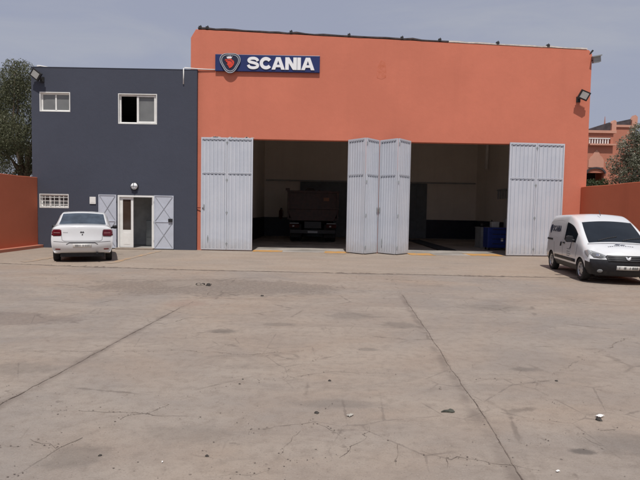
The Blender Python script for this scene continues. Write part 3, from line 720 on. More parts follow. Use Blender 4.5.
tree('drooping_tree', (-17.5, 30.5, 0), 'tall grey green drooping tree rising against the left side of the slate office', ell(0, 0, 6.3, 2.7, 2.4, 3.4, 70, .45, .9, 1.25), 3.6, 4, 1900, .13, M['leaf'], 'trees left of the office', .9, .28)
tree('drooping_tree', (-21.4, 32.5, 0), 'second grey green tree at the left picture edge, partly cut by the frame', ell(0, 0, 6.6, 2.6, 2.2, 3.6, 58, .45, .9, 1.25), 3.8, 9, 1600, .13, M['leaf'], 'trees left of the office', .9, .28)
tree('silvery_tree', (20.3, 33.0, 0), 'dense silvery leaved tree standing above the right boundary wall', ell(-.15, 0, 4.3, 1.5, 1.2, 3.1, 74, .4, .75, .9), 2.2, 12, 1500, .12, M['leaf2'], None, .0, .42, .16)
tree('bush', (19.3, 36.5, 0), 'small dark bush under the arched opening of the adobe house', ell(.1, 0, 3.3, 1.2, .8, .9, 24, .3, .55, .9), 2.2, 15, 1000, .12, M['leaf3'], None, .1, .5, .1)

# ================================================================== VEHICLES
FR = [-1, -.9, -.64, -.3, 0, .3, .64, .9, 1]
def cage(stations, crown_fn, cap0_curve, cap1_curve, FR):
    """box lattice: stations along y, rows up, FR columns across; returns verts, faces with (side, i/j/k) keys"""
    nj, nk, ni = len(stations), len(stations[0]), len(FR); idx = {}; vs = []
    def get(i, j, k):
        if (i, j, k) in idx: return idx[i, j, k]
        y, z, w = stations[j][k]; f = FR[i]
        if k == nk-1: z += crown_fn(j)*(1-f*f)
        if k == 0: pass
        if j == 0: y += cap0_curve(k)*abs(f)**2.5
        if j == nj-1: y -= cap1_curve(k)*abs(f)**2.5
        vs.append((f*w, y, z)); idx[i, j, k] = len(vs)-1; return idx[i, j, k]
    fs = []; key = []
    for j in range(nj-1):
        for i in range(ni-1):
            fs.append((get(i,j,nk-1), get(i+1,j,nk-1), get(i+1,j+1,nk-1), get(i,j+1,nk-1))); key.append(('top', i, j))
            fs.append((get(i,j,0), get(i,j+1,0), get(i+1,j+1,0), get(i+1,j,0))); key.append(('bot', i, j))
        for k in range(nk-1):
            fs.append((get(0,j,k), get(0,j,k+1), get(0,j+1,k+1), get(0,j+1,k))); key.append(('side', j, k))
            fs.append((get(ni-1,j,k), get(ni-1,j+1,k), get(ni-1,j+1,k+1), get(ni-1,j,k+1))); key.append(('side', j, k))
    for i in range(ni-1):
        for k in range(nk-1):
            fs.append((get(i,0,k), get(i+1,0,k), get(i+1,0,k+1), get(i,0,k+1))); key.append(('rear', i, k))
            J = nj-1; fs.append((get(i,J,k), get(i,J,k+1), get(i+1,J,k+1), get(i+1,J,k))); key.append(('front', i, k))
    return vs, fs, key
def car_body(stations, crown_fn, c0, c1, matfn, mats, axles, arch_r, parent, names, cols=FR):
    vs, fs, key = cage(stations, crown_fn, c0, c1, cols)
    me = bpy.data.meshes.new('b'); me.from_pydata(vs, [], fs)
    for m in mats: me.materials.append(M[m])
    mi = [matfn(k) for k in key]; me.polygons.foreach_set('material_index', mi)
    bm = bmesh.new(); bm.from_mesh(me); cl = bm.edges.layers.float.new('crease_edge')
    for e in bm.edges:
        ms = {f.material_index for f in e.link_faces}
        if len(ms) > 1: e[cl] = .95
    cv = bm.verts.layers.float.new('crease_vert')
    for v in bm.verts:
        E_ = [e for e in v.link_edges if e[cl] > .5]
        if len(E_) == 2:
            d = [(e.other_vert(v).co - v.co).normalized() for e in E_]
            if d[0].dot(d[1]) > -.75: v[cv] = .72
    bm.to_mesh(me); bm.free()
    o = bpy.data.objects.new('b', me); col.objects.link(o)
    s = o.modifiers.new('s', 'SUBSURF'); s.levels = s.render_levels = 3
    cut = MB()
    for ya in axles:
        for sd in (-1, 1):
            x0, x1 = (.52, 1.3) if sd > 0 else (-1.3, -.52)
            n = 36; ring_ = [(ya+arch_r*math.cos(2*math.pi*i/n), .30+arch_r*math.sin(2*math.pi*i/n)) for i in range(n)]; cut.prism(ring_, x0, x1, axis='x')
    c = cut.build('c', M['black_pl'])
    bl = o.modifiers.new('b', 'BOOLEAN'); bl.operation = 'DIFFERENCE'; bl.object = c; bl.solver = 'EXACT'; bl.material_mode = 'TRANSFER'
    bpy.context.view_layer.update()
    dg = bpy.context.evaluated_depsgraph_get(); ev = bpy.data.meshes.new_from_object(o.evaluated_get(dg), depsgraph=dg)
    for x in (o, c): bpy.data.objects.remove(x)
    nm = [m.name if m else '' for m in ev.materials]; objs = {}
    bm = bmesh.new(); bm.from_mesh(ev); tree_ = BVHTree.FromBMesh(bm); bm.free()
    # split by material: connected islands of the same glass become parts of their own
    n_m = len(ev.materials); parent_of = {}
    for idx in range(n_m):
        polys = [p for p in ev.polygons if p.material_index == idx]
        if not polys: continue
        name = names.get(nm[idx], 'trim')
        islands = [polys]
        if name in ('side_window', 'windscreen', 'rear_window', 'tail_light'):
            v2p = {}
            for p in polys:
                for v in p.vertices: v2p.setdefault(v, []).append(p)
            seen = set(); islands = []
            for p in polys:
                if p.index in seen: continue
                st = [p]; seen.add(p.index); isl = []
                while st:
                    q = st.pop(); isl.append(q)
                    for v in q.vertices:
                        for r_ in v2p[v]:
                            if r_.index not in seen: seen.add(r_.index); st.append(r_)
                islands.append(isl)
        for isl in islands:
            used = {}; V = []; F = []
            for p in isl:
                f = []
                for v in p.vertices:
                    if v not in used: used[v] = len(V); V.append(tuple(ev.vertices[v].co))
                    f.append(used[v])
                F.append(f)
            m2 = bpy.data.meshes.new(name); m2.from_pydata(V, [], F); m2.materials.append(ev.materials[idx])
            m2.polygons.foreach_set('use_smooth', [True]*len(F))
            q = bpy.data.objects.new(name, m2); col.objects.link(q); q.parent = parent; objs.setdefault(name, []).append(q)
    return objs, tree_
def decal(bvh, polys, axis, sign, h, name, mat, parent, cuts=3, thick=0):
    """flat outline laid onto the bodywork: polys are in the plane across the given axis"""
    bm = bmesh.new()
    for p in polys:
        vs = [bm.verts.new((0, a, b) if axis == 'x' else (a, 0, b) if axis == 'y' else (a, b, 0)) for a, b in p]
        try: bm.faces.new(vs)
        except ValueError: pass
    bmesh.ops.triangulate(bm, faces=bm.faces)
    if cuts: bmesh.ops.subdivide_edges(bm, edges=bm.edges, cuts=cuts, use_grid_fill=True)
    ax = 'xyz'.index(axis); d = Vector((0,0,0)); d[ax] = -sign; bad = []
    last = None
    for v in bm.verts:
        o = v.co.copy(); o[ax] = sign*8
        loc, nor, _, _ = bvh.ray_cast(o, d)
        if loc is None: bad.append(v); continue
        if nor.dot(d) > 0: nor = -nor
        v.co = loc + nor*h
    bmesh.ops.delete(bm, geom=bad, context='VERTS')
    me = bpy.data.meshes.new(name); bm.to_mesh(me); bm.free(); me.materials.append(mat)
    me.polygons.foreach_set('use_smooth', [True]*len(me.polygons))
    q = bpy.data.objects.new(name, me); col.objects.link(q); q.parent = parent
    if thick:
        s = q.modifiers.new('t', 'SOLIDIFY'); s.thickness = thick; s.offset = 1
    return q
def rect(a0, a1, b0, b1): return [(a0,b0),(a1,b0),(a1,b1),(a0,b1)]
def line(path, w, step=.05):
    P = []
    for a, b in zip(path, path[1:]):
        n = max(1, int(math.dist(a, b)/step)); P += [(a[0]+(b[0]-a[0])*k/n, a[1]+(b[1]-a[1])*k/n) for k in range(n)]
    return ribbon2d(P + [path[-1]], w)
def wheel(parent, x, y, r=.305, w=.19, steer=0):
    s = 1 if x > 0 else -1
    Mw = Matrix.Translation((x, y, r)) @ Matrix.Rotation(steer, 4, 'Z') @ Matrix.Scale(s, 4, (1,0,0))
    e = MB(); rr = r*.66
    e.lathe([(rr, -w/2+.01), (r*.93, -w/2), (r, -w/2+.03), (r, w/2-.03), (r*.93, w/2), (rr, w/2-.012), (rr, -w/2+.01)], 36, 0, Mw)
    o = e.build('wheel', M['rubber'], parent, smooth=True)
    k = MB(); k.lathe([(rr, w/2-.012), (rr*.95, w/2-.03), (rr*.88, w/2-.04), (rr*.55, w/2-.035), (rr*.3, w/2-.02), (.001, w/2-.018)], 32, 0, Mw)
    k.lathe([(rr*.98, -w/2+.02), (.001, -w/2+.03)], 24, 0, Mw)
    b = k.build('rim', M['rim'], o, smooth=True)
    k = MB()
    for i in range(9):
        a = 2*math.pi*i/9; c, d = math.cos(a)*rr*.73, math.sin(a)*rr*.73
        k.lathe([(.026, w/2-.030), (.001, w/2-.0295)], 10, 0, Mw @ Matrix.Translation((0, c, d)))
    k.build('rim_hole', M['dark'], b)
    return o

# ---------------- saloon car seen from the rear
CAR = tag(empty('parked_car', (-7.33, 16.08, .014), R(22.2), .965), 'white saloon car parked nose towards the office, its rear facing the yard', 'car')
std = [(.22,.80),(.40,.855),(.60,.872),(.80,.87)]
def st(y, belt, wt, rf, b=None):
    b = b or std
    r = [(y, z, w) for z, w in b]
    return r + [((belt[2] if len(belt) > 2 else y), belt[0], belt[1]), ((wt[2] if len(wt) > 2 else y), wt[0], wt[1]), ((rf[2] if len(rf) > 2 else y), rf[0], rf[1])]
S1 = [
 [(-.78,.32,.80),(-.87,.47,.845),(-.885,.645,.865),(-.84,.80,.865),(-.83,1.03,.84),(-.825,1.085,.80),(-.80,1.125,.73)],
 st(-.66, (1.02,.85), (1.09,.81), (1.135,.74), [(.30,.80),(.45,.855),(.63,.875),(.80,.872)]),
 st(-.28, (1.00,.85), (1.10,.79), (1.15,.70)),
 st(.34, (.985,.85), (1.40,.69), (1.485,.62)),
 st(.42, (.98,.85), (1.425,.69), (1.525,.62)),
 st(.98, (.97,.85), (1.45,.69), (1.535,.62)),
 st(1.08, (.97,.85), (1.45,.69), (1.535,.62)),
 st(1.62, (.96,.85,1.7), (1.43,.68), (1.50,.61)),
 st(2.40, (.94,.84), (1.00,.78), (1.04,.72)),
 st(2.75, (.90,.83), (.95,.76), (.99,.68)),
 st(3.02, (.82,.80), (.87,.72), (.90,.64), [(.22,.78),(.40,.83),(.58,.84),(.72,.83)]),
 [(3.42,.22,.70),(3.47,.38,.75),(3.48,.55,.76),(3.46,.66,.75),(3.42,.76,.70),(3.38,.82,.65),(3.34,.85,.6)]]
def mat1(k):
    if k[0] == 'top' and k[2] == 2 and 1 <= k[1] <= 6: return 1
    if k[0] == 'top' and k[2] == 7 and 1 <= k[1] <= 6: return 2
    if k[0] == 'side' and k[2] == 4 and k[1] in (3, 4, 6): return 2 if k[1] == 99 else 3
    if k[0] == 'side' and k[2] == 4 and k[1] == 7: return 3
    return 0
M['screen'] = M['carglass'].copy(); M['screen'].name = 'screen_glass'; M['sideglass'] = M['carglass'].copy(); M['sideglass'].name = 'side_glass'
nm = {'car_paint': 'body', 'rear_glass': 'rear_window', 'screen_glass': 'windscreen', 'side_glass': 'side_window', 'black_plastic': 'wheel_arch'}
ob1, bv1 = car_body(S1, lambda j: .035 if 3 <= j <= 7 else .025, lambda k: .24, lambda k: .20, mat1, ['carwhite', 'rearglass', 'screen', 'sideglass'], (0, 2.634), .345, CAR, nm, [-1, -.965, -.64, -.3, 0, .3, .64, .965, 1])
for sd in (-1, 1):
    P_ = [(sd*.585, .815), (sd*.81, .805), (sd*.825, .86), (sd*.822, .95), (sd*.80, 1.015), (sd*.60, 1.02), (sd*.572, .92)]
    tl = decal(bv1, [P_], 'y', -1, .004, 'tail_light', M['redlamp'], CAR, 5, .012)
    decal(bv1, [[(-.72, .81), (-.52, .84), (-.48, .94), (-.60, 1.005), (-.71, 1.01)]], 'x', sd, .004, 'light_side', M['redlamp'], tl, 4, .01)
    decal(bv1, [rect(sd*.70-.09, sd*.70+.09, .90, .925)], 'y', -1, .0175, 'reverse_lens', plain('reverse_lens', (.26, .12, .12), .2), tl, 3)
    decal(bv1, [rect(sd*.68-.07, sd*.68+.07, .395, .43)], 'y', -1, .004, 'reflector', M['redrefl'], CAR, 2, .006)
    wheel(CAR, sd*.755, 0); wheel(CAR, sd*.755, 2.634)
    k = MB(); c = (sd*.965, 1.72, 1.02)
    for q in ((0, 1),): k.lathe([(.001, -.085), (.05, -.08), (.065, -.03), (.065, .04), (.045, .08), (.001, .085)], 14, 0, Matrix.Translation(c) @ Matrix.Scale(.55, 4, (0,1,0)))
    k.tube([(sd*.84, 1.76, .99), (sd*.93, 1.73, 1.01)], .028, 8); k.build('wing_mirror', M['black_pl'], CAR, smooth=True)
decal(bv1, line([(-.585, 1.0), (-.56, .70), (-.50, .665), (.50, .665), (.56, .70), (.585, 1.0)], .010), 'y', -1, .003, 'boot_seam', M['seam'], CAR, 3)
decal(bv1, line([(-.80, .648), (-.4, .632), (.4, .632), (.80, .648)], .012), 'y', -1, .003, 'bumper_seam', M['seam'], CAR, 5)
decal(bv1, line([(-.44, .565), (-.36, .61), (.36, .61), (.44, .565)], .022), 'y', -1, .003, 'plate_recess', M['seam'], CAR, 4)
pl = decal(bv1, [rect(-.26, .26, .475, .585)], 'y', -1, .008, 'number_plate', M['plate'], CAR, 2, .004)
rr = random.Random(2); decal(bv1, [rect(x, x+.025+.012*rr.random(), .495, .56) for x in (-.20, -.16, -.12, -.075, .01, .07, .12, .17)], 'y', -1, .014, 'plate_mark', plain('plate_ink', (.28, .28, .28), .6), pl, 1)
e1 = decal(bv1, [[(-.06, .925), (-.035, .97), (.0, .95), (.035, .97), (.06, .925), (.03, .91), (.0, .925), (-.03, .91)]], 'y', -1, .006, 'boot_badge', M['iron'], CAR, 2, .006)
decal(bv1, [[(-.012, .845), (.018, .85), (.022, .895), (-.006, .89)]], 'y', -1, .006, 'boot_lock', M['iron'], CAR, 2, .004)
decal(bv1, [rect(-.53+.035*i, -.505+.035*i, .915, .935) for i in range(4)], 'y', -1, .005, 'boot_script', M['grey'], CAR, 1)
k = MB(); k.box(-.62, .62, -.6, 2.9, .17, .30); k.tube([(.42, -.82, .29), (.42, -.4, .29)], .03, 8); k.build('underbody', M['black_pl'], CAR)

# ---------------- small van seen from its front corner
VAN = tag(empty('panel_van', (7.98, 15.88, .014), R(170.5), .965), 'white panel van with black bumper and side lettering parked by the right wall', 'van')
VAN.scale = (.965, .965, .908)
sv = [(.24,.80),(.41,.872),(.62,.885),(.82,.88)]
def sv_(y, belt, wt, rf, b=None): return st(y, belt, wt, rf, b or sv)
S2 = [
 [(-.64,.28,.80),(-.71,.44,.85),(-.72,.62,.865),(-.705,.82,.865),(-.69,1.07,.85),(-.61,1.62,.77),(-.56,1.79,.68)],
 sv_(-.42, (1.07,.875), (1.64,.785), (1.81,.69)),
 sv_(.55, (1.07,.88), (1.66,.79), (1.83,.70)),
 sv_(1.16, (1.06,.88), (1.655,.79), (1.835,.70)),
 sv_(1.32, (1.06,.88), (1.63,.79), (1.815,.71,1.45)),
 sv_(1.92, (1.05,.88), (1.54,.775), (1.62,.70,2.02)),
 sv_(2.38, (1.03,.875), (1.29,.815), (1.36,.755,2.42)),
 sv_(2.86, (.98,.86,2.82), (1.02,.825), (1.05,.775)),
 sv_(3.0, (.94,.85), (.99,.785), (1.02,.70)),
 sv_(3.16, (.88,.82), (.945,.755), (.975,.67), [(.24,.79),(.40,.86),(.60,.872),(.75,.86)]),
 [(3.56,.23,.76),(3.645,.40,.82),(3.66,.57,.83),(3.635,.66,.82),(3.58,.80,.785),(3.52,.87,.73),(3.45,.905,.65)]]
def mat2(k):
    if k[0] == 'top' and k[2] in (5, 6) and 1 <= k[1] <= 6: return 1
    if k[0] == 'side' and k[2] == 4 and k[1] in (4, 5): return 2
    if k[0] == 'front' and k[2] <= 2: return 3
    if k[0] == 'side' and k[1] == 9 and k[2] <= 1: return 3
    if k[0] == 'side' and k[2] == 0: return 3
    if k[0] == 'rear' and k[2] <= 1: return 3
    if k[0] == 'rear' and k[2] == 4 and 1 <= k[1] <= 6: return 2
    return 0
M['trim'] = M['black_pl'].copy(); M['trim'].name = 'bumper_plastic'; nm['bumper_plastic'] = 'bumper'
ob2, bv2 = car_body(S2, lambda j: .055 if j <= 6 else .05, lambda k: .06, lambda k: .25, mat2, ['carwhite', 'screen', 'sideglass', 'trim'], (0, 2.81), .36, VAN, nm)
for sd in (-1, 1):
    wheel(VAN, sd*.775, 0, .315, .19); wheel(VAN, sd*.775, 2.81, .315, .19)
    H_ = [(sd*.47, .71), (sd*.58, .672), (sd*.74, .69), (sd*.79, .76), (sd*.785, .855), (sd*.75, .875), (sd*.62, .83), (sd*.48, .765)]
    hl = decal(bv2, [H_], 'y', 1, .003, 'headlight', M['lamp'], VAN, 6, .012)
    decal(bv2, [[(3.30, .70), (3.30, .845), (3.18, .885), (3.08, .86), (3.16, .76)]], 'x', sd, .004, 'light_side', M['lamp'], hl, 4, .01)
    decal(bv2, [[(sd*.52, .725), (sd*.60, .70), (sd*.73, .71), (sd*.765, .77), (sd*.74, .815), (sd*.62, .79)]], 'y', 1, .0165, 'lamp_inner', plain('lamp_inner', (.13, .135, .14), .2), hl, 4)
    decal(bv2, [[(sd*.65+.045*math.cos(a*.7), .755+.045*math.sin(a*.7)) for a in range(9)]], 'y', 1, .02, 'bulb_ring', M['chrome'], hl, 2, .004)
    k = MB(); c = (sd*.99, 2.18, 1.13)
    k.prism([(c[0]-.10, 1.04), (c[0]+.08, 1.04), (c[0]+.105, 1.10), (c[0]+.09, 1.20), (c[0]+.04, 1.235), (c[0]-.08, 1.22), (c[0]-.11, 1.14)], 2.15, 2.25)
    k.tube([(sd*.86, 2.25, 1.09), (sd*.97, 2.2, 1.11)], .035, 8); k.build('wing_mirror', M['black_pl'], VAN, bevel=.02)
    # door gaps, handles, rail, rub strip
    decal(bv2, line([(1.22, .44), (1.20, .9), (1.22, 1.3), (1.26, 1.60)], .011) , 'x', sd, .003, 'door_seam', M['seam'], VAN, 3)
    decal(bv2, line([(2.42, .62), (2.5, .8), (2.52, 1.0)], .011), 'x', sd, .003, 'door_seam', M['seam'], VAN, 3)
    decal(bv2, line([(.30, .95), (.34, .66), (.46, .44)], .011), 'x', sd, .003, 'door_seam', M['seam'], VAN, 3)
    decal(bv2, [rect(-.56, .12, 1.00, 1.06)], 'x', sd, .004, 'sliding_rail', M['black_pl'], VAN, 4, .01)
    decal(bv2, [[(1.03, .86), (1.07, .86), (1.12, 1.0), (1.08, 1.0)]], 'x', sd, .006, 'door_handle', M['black_pl'], VAN, 2, .03)
    decal(bv2, [rect(1.30, 1.45, .955, 1.0)], 'x', sd, .006, 'door_handle', M['black_pl'], VAN, 2, .03)
    decal(bv2, [rect(.42, 2.40, .47, .56)], 'x', sd, .004, 'rub_strip', M['black_pl'], VAN, 5, .012)
    # outline of the blind rear window, its crease shade drawn as a greyer line
    decal(bv2, line(catmull([(-.35, 1.62), (.35, 1.67), (1.0, 1.66), (1.06, 1.55), (1.02, 1.2), (.9, 1.10), (-.1, 1.12), (-.45, 1.2), (-.47, 1.5), (-.35, 1.62)]), .012), 'x', sd, .003, 'crease_line', plain('crease_shade', (.55, .56, .57), .4), VAN, 1)
# the side lettering on both flanks; text runs rear to front on the right side as seen from outside
polys, ww = word('SCANIA', .20, 1.0, .02)
flat = [p for L in polys for p in L]; s_ = .92/ww
decal(bv2, [[(-.06+x*s_, 1.29+z) for x, z in p] for p in flat], 'x', 1, .004, 'lettering', M['navy_ink'], VAN, 2)
decal(bv2, [[(.85-x*s_, 1.29+z) for x, z in p] for p in flat], 'x', -1, .004, 'lettering', M['navy_ink'], VAN, 2)
for sd in (-1, 1):
    ex0 = -.23 if sd > 0 else 1.0
    decal(bv2, [[(ex0+a*.34, 1.385+b*.36) for a, b in tri_outline(.40)]], 'x', sd, .004, 'side_emblem', M['navy_ink'], VAN, 2)
    f = 1 if sd > 0 else -1; c0 = 1.85
    decal(bv2, [[(c0+f*a, .80+b) for a, b in [(.0, .02), (.13, .05), (.25, .30), (.13, .16), (.10, .11)]]], 'x', sd, .004, 'door_mark', M['navy_ink'], VAN, 2)
    lines_ = []
    for n_, (zz, L_) in enumerate(((.80, .30), (.72, .26), (.655, .30), (.60, .22))):
        xx = 0; rq = random.Random(n_)
        while xx < L_:
            wv = .02+.04*rq.random(); lines_.append(rect(c0-.22+f*0+xx, c0-.22+xx+wv, zz, zz+.026)); xx += wv+.015
    decal(bv2, lines_, 'x', sd, .004, 'door_text', M['grey'], VAN, 1)
gr_ = decal(bv2, [[(-.50, .735), (-.44, .60), (.44, .60), (.50, .735), (.46, .775), (-.46, .775)]], 'y', 1, .004, 'grille', M['black_pl'], VAN, 5, .012)
decal(bv2, [[(-.065, .745), (-.03, .735), (0, .705), (.03, .735), (.065, .745), (.045, .67), (0, .645), (-.045, .67)]], 'y', 1, .022, 'grille_badge', M['silver'], gr_, 3, .006)
decal(bv2, [rect(-.44+.02*i, .44-.02*i, .725-.045*i, .735-.045*i) for i in range(3)], 'y', 1, .018, 'grille_slat', M['iron'], gr_, 4, .004)
pl = decal(bv2, [rect(-.26, .26, .40, .505)], 'y', 1, .012, 'number_plate', M['plate'], VAN, 2, .006)
decal(bv2, [rect(x, x+w_, .42, .485) for x, w_ in ((-.22,.04),(-.17,.03),(-.13,.045),(-.05,.02),(.05,.05),(.19,.014))], 'y', 1, .021, 'plate_mark', plain('plate_ink_dark', (.16, .16, .16), .6), pl, 1)
decal(bv2, [rect(-.52, .52, .27, .36)], 'y', 1, .004, 'lower_intake', M['dark'], VAN, 4)
for sd in (-1, 1): decal(bv2, [[(sd*.60+.06*math.cos(a*.7), .345+.045*math.sin(a*.7)) for a in range(9)]], 'y', 1, .004, 'fog_lamp', M['grey'], VAN, 2, .006)
# bonnet print, wipers, aerial
decal(bv2, [[(.30-a, b) for a, b in q] for q in ([(.12, 3.14), (.20, 3.06), (.30, 3.08), (.24, 3.16)], [(.26, 3.16), (.31, 3.09), (.42, 3.10), (.36, 3.15)])] +
      [rect(.36-.052*i-.01*(i%3==0), .36-.052*i-.036, 3.20+.004*abs(i-6), 3.232+.004*abs(i-6)) for i in range(12)], 'z', 1, .004, 'bonnet_print', M['navy_ink'], VAN, 2)
for x0, x1 in ((-.15, -.62), (.45, -.05)):
    decal(bv2, line([(x0, 2.80), ((x0+x1)/2, 2.72), (x1, 2.66)], .022), 'z', 1, .012, 'wiper', M['dark'], VAN, 2, .01)
decal(bv2, line([(-.74, 2.93), (-.4, 2.98), (0, 3.0), (.4, 2.98), (.74, 2.93)], .03), 'z', 1, .003, 'scuttle', M['black_pl'], VAN, 3)
k = MB(); k.tube([(.05, 1.72, 1.83), (.05, 1.60, 1.99)], .009, 6); k.build('aerial', M['dark'], VAN)
k = MB(); k.box(-.62, .62, -.5, 3.2, .18, .34); k.build('underbody', M['black_pl'], VAN)

# ================================================================== INSIDE THE BAYS
TR = tag(empty('tipper_truck', (-.4, 27.6, .01)), 'dark orange tipper truck parked tail first in the left bay', 'truck')
k = MB()
k.prism([(-1.36, 1.75), (1.36, 1.75), (1.36, 2.62), (-1.36, 2.62)], 0, .1); k.prism([(-1.12, 1.15), (1.12, 1.15), (1.36, 1.748), (-1.36, 1.748)], .0, .1)
k.box(-1.36, -1.26, .1, 4.4, 1.2, 2.62); k.box(1.26, 1.36, .1, 4.4, 1.2, 2.62); k.box(-1.26, 1.26, .1, 4.4, 1.15, 1.3); k.box(-1.26, 1.26, 4.3, 4.4, 1.3, 2.9)
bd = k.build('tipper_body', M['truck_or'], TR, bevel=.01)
k = MB(); rq = random.Random(4); hx = [(-1.2+2.4*i/16, 2.63+.28*rq.random()*math.sin(math.pi*i/16)+.04) for i in range(17)]
k.prism([(-1.24, 2.4), (1.24, 2.4)] + hx[::-1], .3, 3.8); k.build('load', M['darkstone'], TR)
k = MB()
for x in (-1.3, -.45, .45, 1.3): k.box(x-.06, x+.06, -.07, -.001, 1.76, 2.62)
k.box(-1.38, 1.38, -.08, -.002, 2.621, 2.74); k.box(-1.45, -1.25, -.1, .2, 2.741, 2.86); k.build('tailgate_rib', M['truck_or'], bd)
k = MB(); k.box(.55, .85, -.012, -.002, 2.2, 2.38); k.build('hazard_plate', plain('hazard', (.14, .05, .015), .5), bd)
k = MB(); k.box(-.45, .45, .2, 7.2, .75, 1.1); k.build('chassis', M['dark'], TR)
k = MB(); k.box(-1.2, 1.2, .02, .16, .48, .66); k.build('bumper', M['dark'], TR)
for sd in (-1, 1):
    k = MB(); k.box(sd*.98-.26, sd*.98+.26, .0, .12, .78, .96); l_ = k.build('tail_light', plain('truck_lamp', (.05, .012, .01), .6, spec=.1), TR)
    k = MB(); k.box(sd*.98-.24, sd*.98+.24, -.012, -.001, .99, 1.03); k.box(sd*.98-.10, sd*.98+.0, -.012, -.001, .82, .90); k.build('reflector', M['grey'], l_)
    k = MB(); k.box(sd*.92-.3, sd*.92+.3, .3, .33, .25, .95); k.build('mudflap', M['rubber'], TR)
    for yy in (1.2, 2.55, 6.4):
        k = MB(); k.lathe([(.28, -.27), (.48, -.29), (.51, -.22), (.51, .22), (.48, .29), (.28, .27)], 28, 0, Matrix.Translation((sd*.95, yy, .51))); w_ = k.build('wheel', M['rubber'], TR, smooth=True)
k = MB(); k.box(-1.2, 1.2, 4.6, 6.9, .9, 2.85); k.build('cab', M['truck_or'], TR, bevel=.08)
k = MB(); k.box(1.30, 1.52, 4.8, 4.95, 1.95, 2.4); k.box(1.2, 1.32, 4.85, 4.9, 2.35, 2.39); k.build('wing_mirror', M['dark'], TR)
k = MB(); k.box(-.26, .26, .006, .019, .50, .61); k.build('number_plate', M['grey'], TR)
k = MB(); k.box(7.9, 9.0, 25.6, 26.6, .01, .08); k.box(7.9, 9.0, 25.6, 26.6, .98, 1.03); k.box(7.93, 8.97, 25.63, 26.57, .08, .98)
wb = k.build('bench_cabinet', M['grey']); tag(wb, 'grey metal bench cabinet inside the right bay beside the blue chest', 'cabinet')
TC = tag(empty('tool_chest', (8.3, 24.0, .01)), 'blue workshop tool chest just inside the right bay next to the folded door', 'tool chest')
k = MB(); k.box(-.55, .75, 0, .7, .12, 1.05); b_ = k.build('chest_body', M['toolblue'], TC, bevel=.012)
for i in range(4):
    k = MB(); k.box(-.52, .72, -.02, -.001, .16+.22*i, .35+.22*i); d_ = k.build('drawer', M['toolblue'], b_)
    k = MB(); k.box(-.35, .55, -.045, -.021, .29+.22*i, .32+.22*i); k.build('handle', M['dark'], b_)
k = MB(); k.box(.05, .15, -.027, -.021, .42, .56); k.build('sticker', M['plate'], b_)
for x in (-.45, .65):
    for y in (.08, .6):
        k = MB(); k.lathe([(.06, -.02), (.06, .02), (.001, .02)], 12, 0, Matrix.Translation((x, y, .06))); k.build('caster', M['rubber'], TC)
for x, y, lab in ((9.35, 24.5, 'blue steel drum beside the blue tool chest in the right bay'), (9.45, 25.3, 'blue steel drum farther back behind the tool chest')):
    k = MB(); hh = .9; k.lathe([(.001, 0), (.29, 0), (.29, hh*.32), (.305, hh*.34), (.29, hh*.36), (.29, hh*.64), (.305, hh*.66), (.29, hh*.68), (.29, hh), (.27, hh-.02), (.001, hh-.02)], 22, 0, Matrix.Translation((x, y, .01)) @ Matrix.Rotation(R(-90), 4, 'Y'))
    tag(k.build('steel_drum', M['toolblue'], smooth=False), lab, 'drum', 'blue drums in the right bay')
for x, y, z, a, b, c, lab in ((7.95, 24.1, 1.062, .34, .3, .26, 'pale box on the left end of the blue tool chest'), (8.6, 24.15, 1.062, .26, .26, .40, 'tall pale container on the blue tool chest'),
                              (9.75, 24.6, 3.021, .4, .5, .34, 'pale box on the wall rack nearest the door'), (9.75, 26.0, 3.021, .36, .6, .28, 'pale box farther along the wall rack')):
    k = MB(); k.box(0, a, 0, b, 0, c); k.box(-.008, a+.008, -.008, b+.008, c*.78, c+.006); tag(k.build('storage_box', M['grey'], bevel=.01), lab, 'box', 'pale boxes in the right bay').location = (x, y, z)
k = MB(); k.box(9.6, 10.15, 23.5, 28.5, 2.95, 3.02)
for i in range(14): k.box(9.6, 9.63, 23.6+.35*i, 23.8+.35*i, 2.5, 2.94)
tag(k.build('wall_rack', M['grey']), 'pale slatted rack high on the right inner wall of the right bay', 'rack')
for x, lab, y in ((8.05, 'dark oil can on top of the grey bench cabinet', 25.9), (8.6, 'tall dark canister on the grey bench cabinet', 26.1)):
    k = MB(); hgt = .24 if x < 8.3 else .36; k.lathe([(.001, 0), (.1, 0), (.1, hgt*.75), (.03, hgt*.85), (.03, hgt), (.001, hgt)], 14, 0, Matrix.Translation((x, y, 1.031)) @ Matrix.Rotation(R(-90), 4, 'Y')); tag(k.build('oil_can', M['dark'], smooth=True), lab, 'can')
FE = tag(empty('fire_extinguisher', (-2.6, 34.05, 1.15)), 'dark red fire extinguisher hanging on the back wall left of the truck', 'fire extinguisher')
k = MB(); k.lathe([(.001, 0), (.1, 0), (.11, .05), (.11, .5), (.05, .6), (.03, .62), (.001, .62)], 16, 0, Matrix.Rotation(R(-90), 4, 'Y')); k.build('cylinder', M['red'], FE, smooth=True)
k = MB(); k.box(-.03, .1, -.03, .03, .62, .70); k.tube([(.08, 0, .66), (.16, 0, .45), (.14, 0, .2)], .014, 6); k.build('valve', M['dark'], FE)
FC = tag(empty('filing_cabinet', (-6.95, 22.0, .056)), 'grey metal cabinet inside the open office doorway', 'cabinet')
k = MB(); k.box(-.42, .22, 0, .6, .0, 1.1); cb = k.build('cabinet_body', M['grey'], FC, bevel=.01)
for i in range(3):
    k = MB(); k.box(-.40, .20, -.018, -.001, .05+.35*i, .37+.35*i); k.build('drawer', M['grey'], cb)

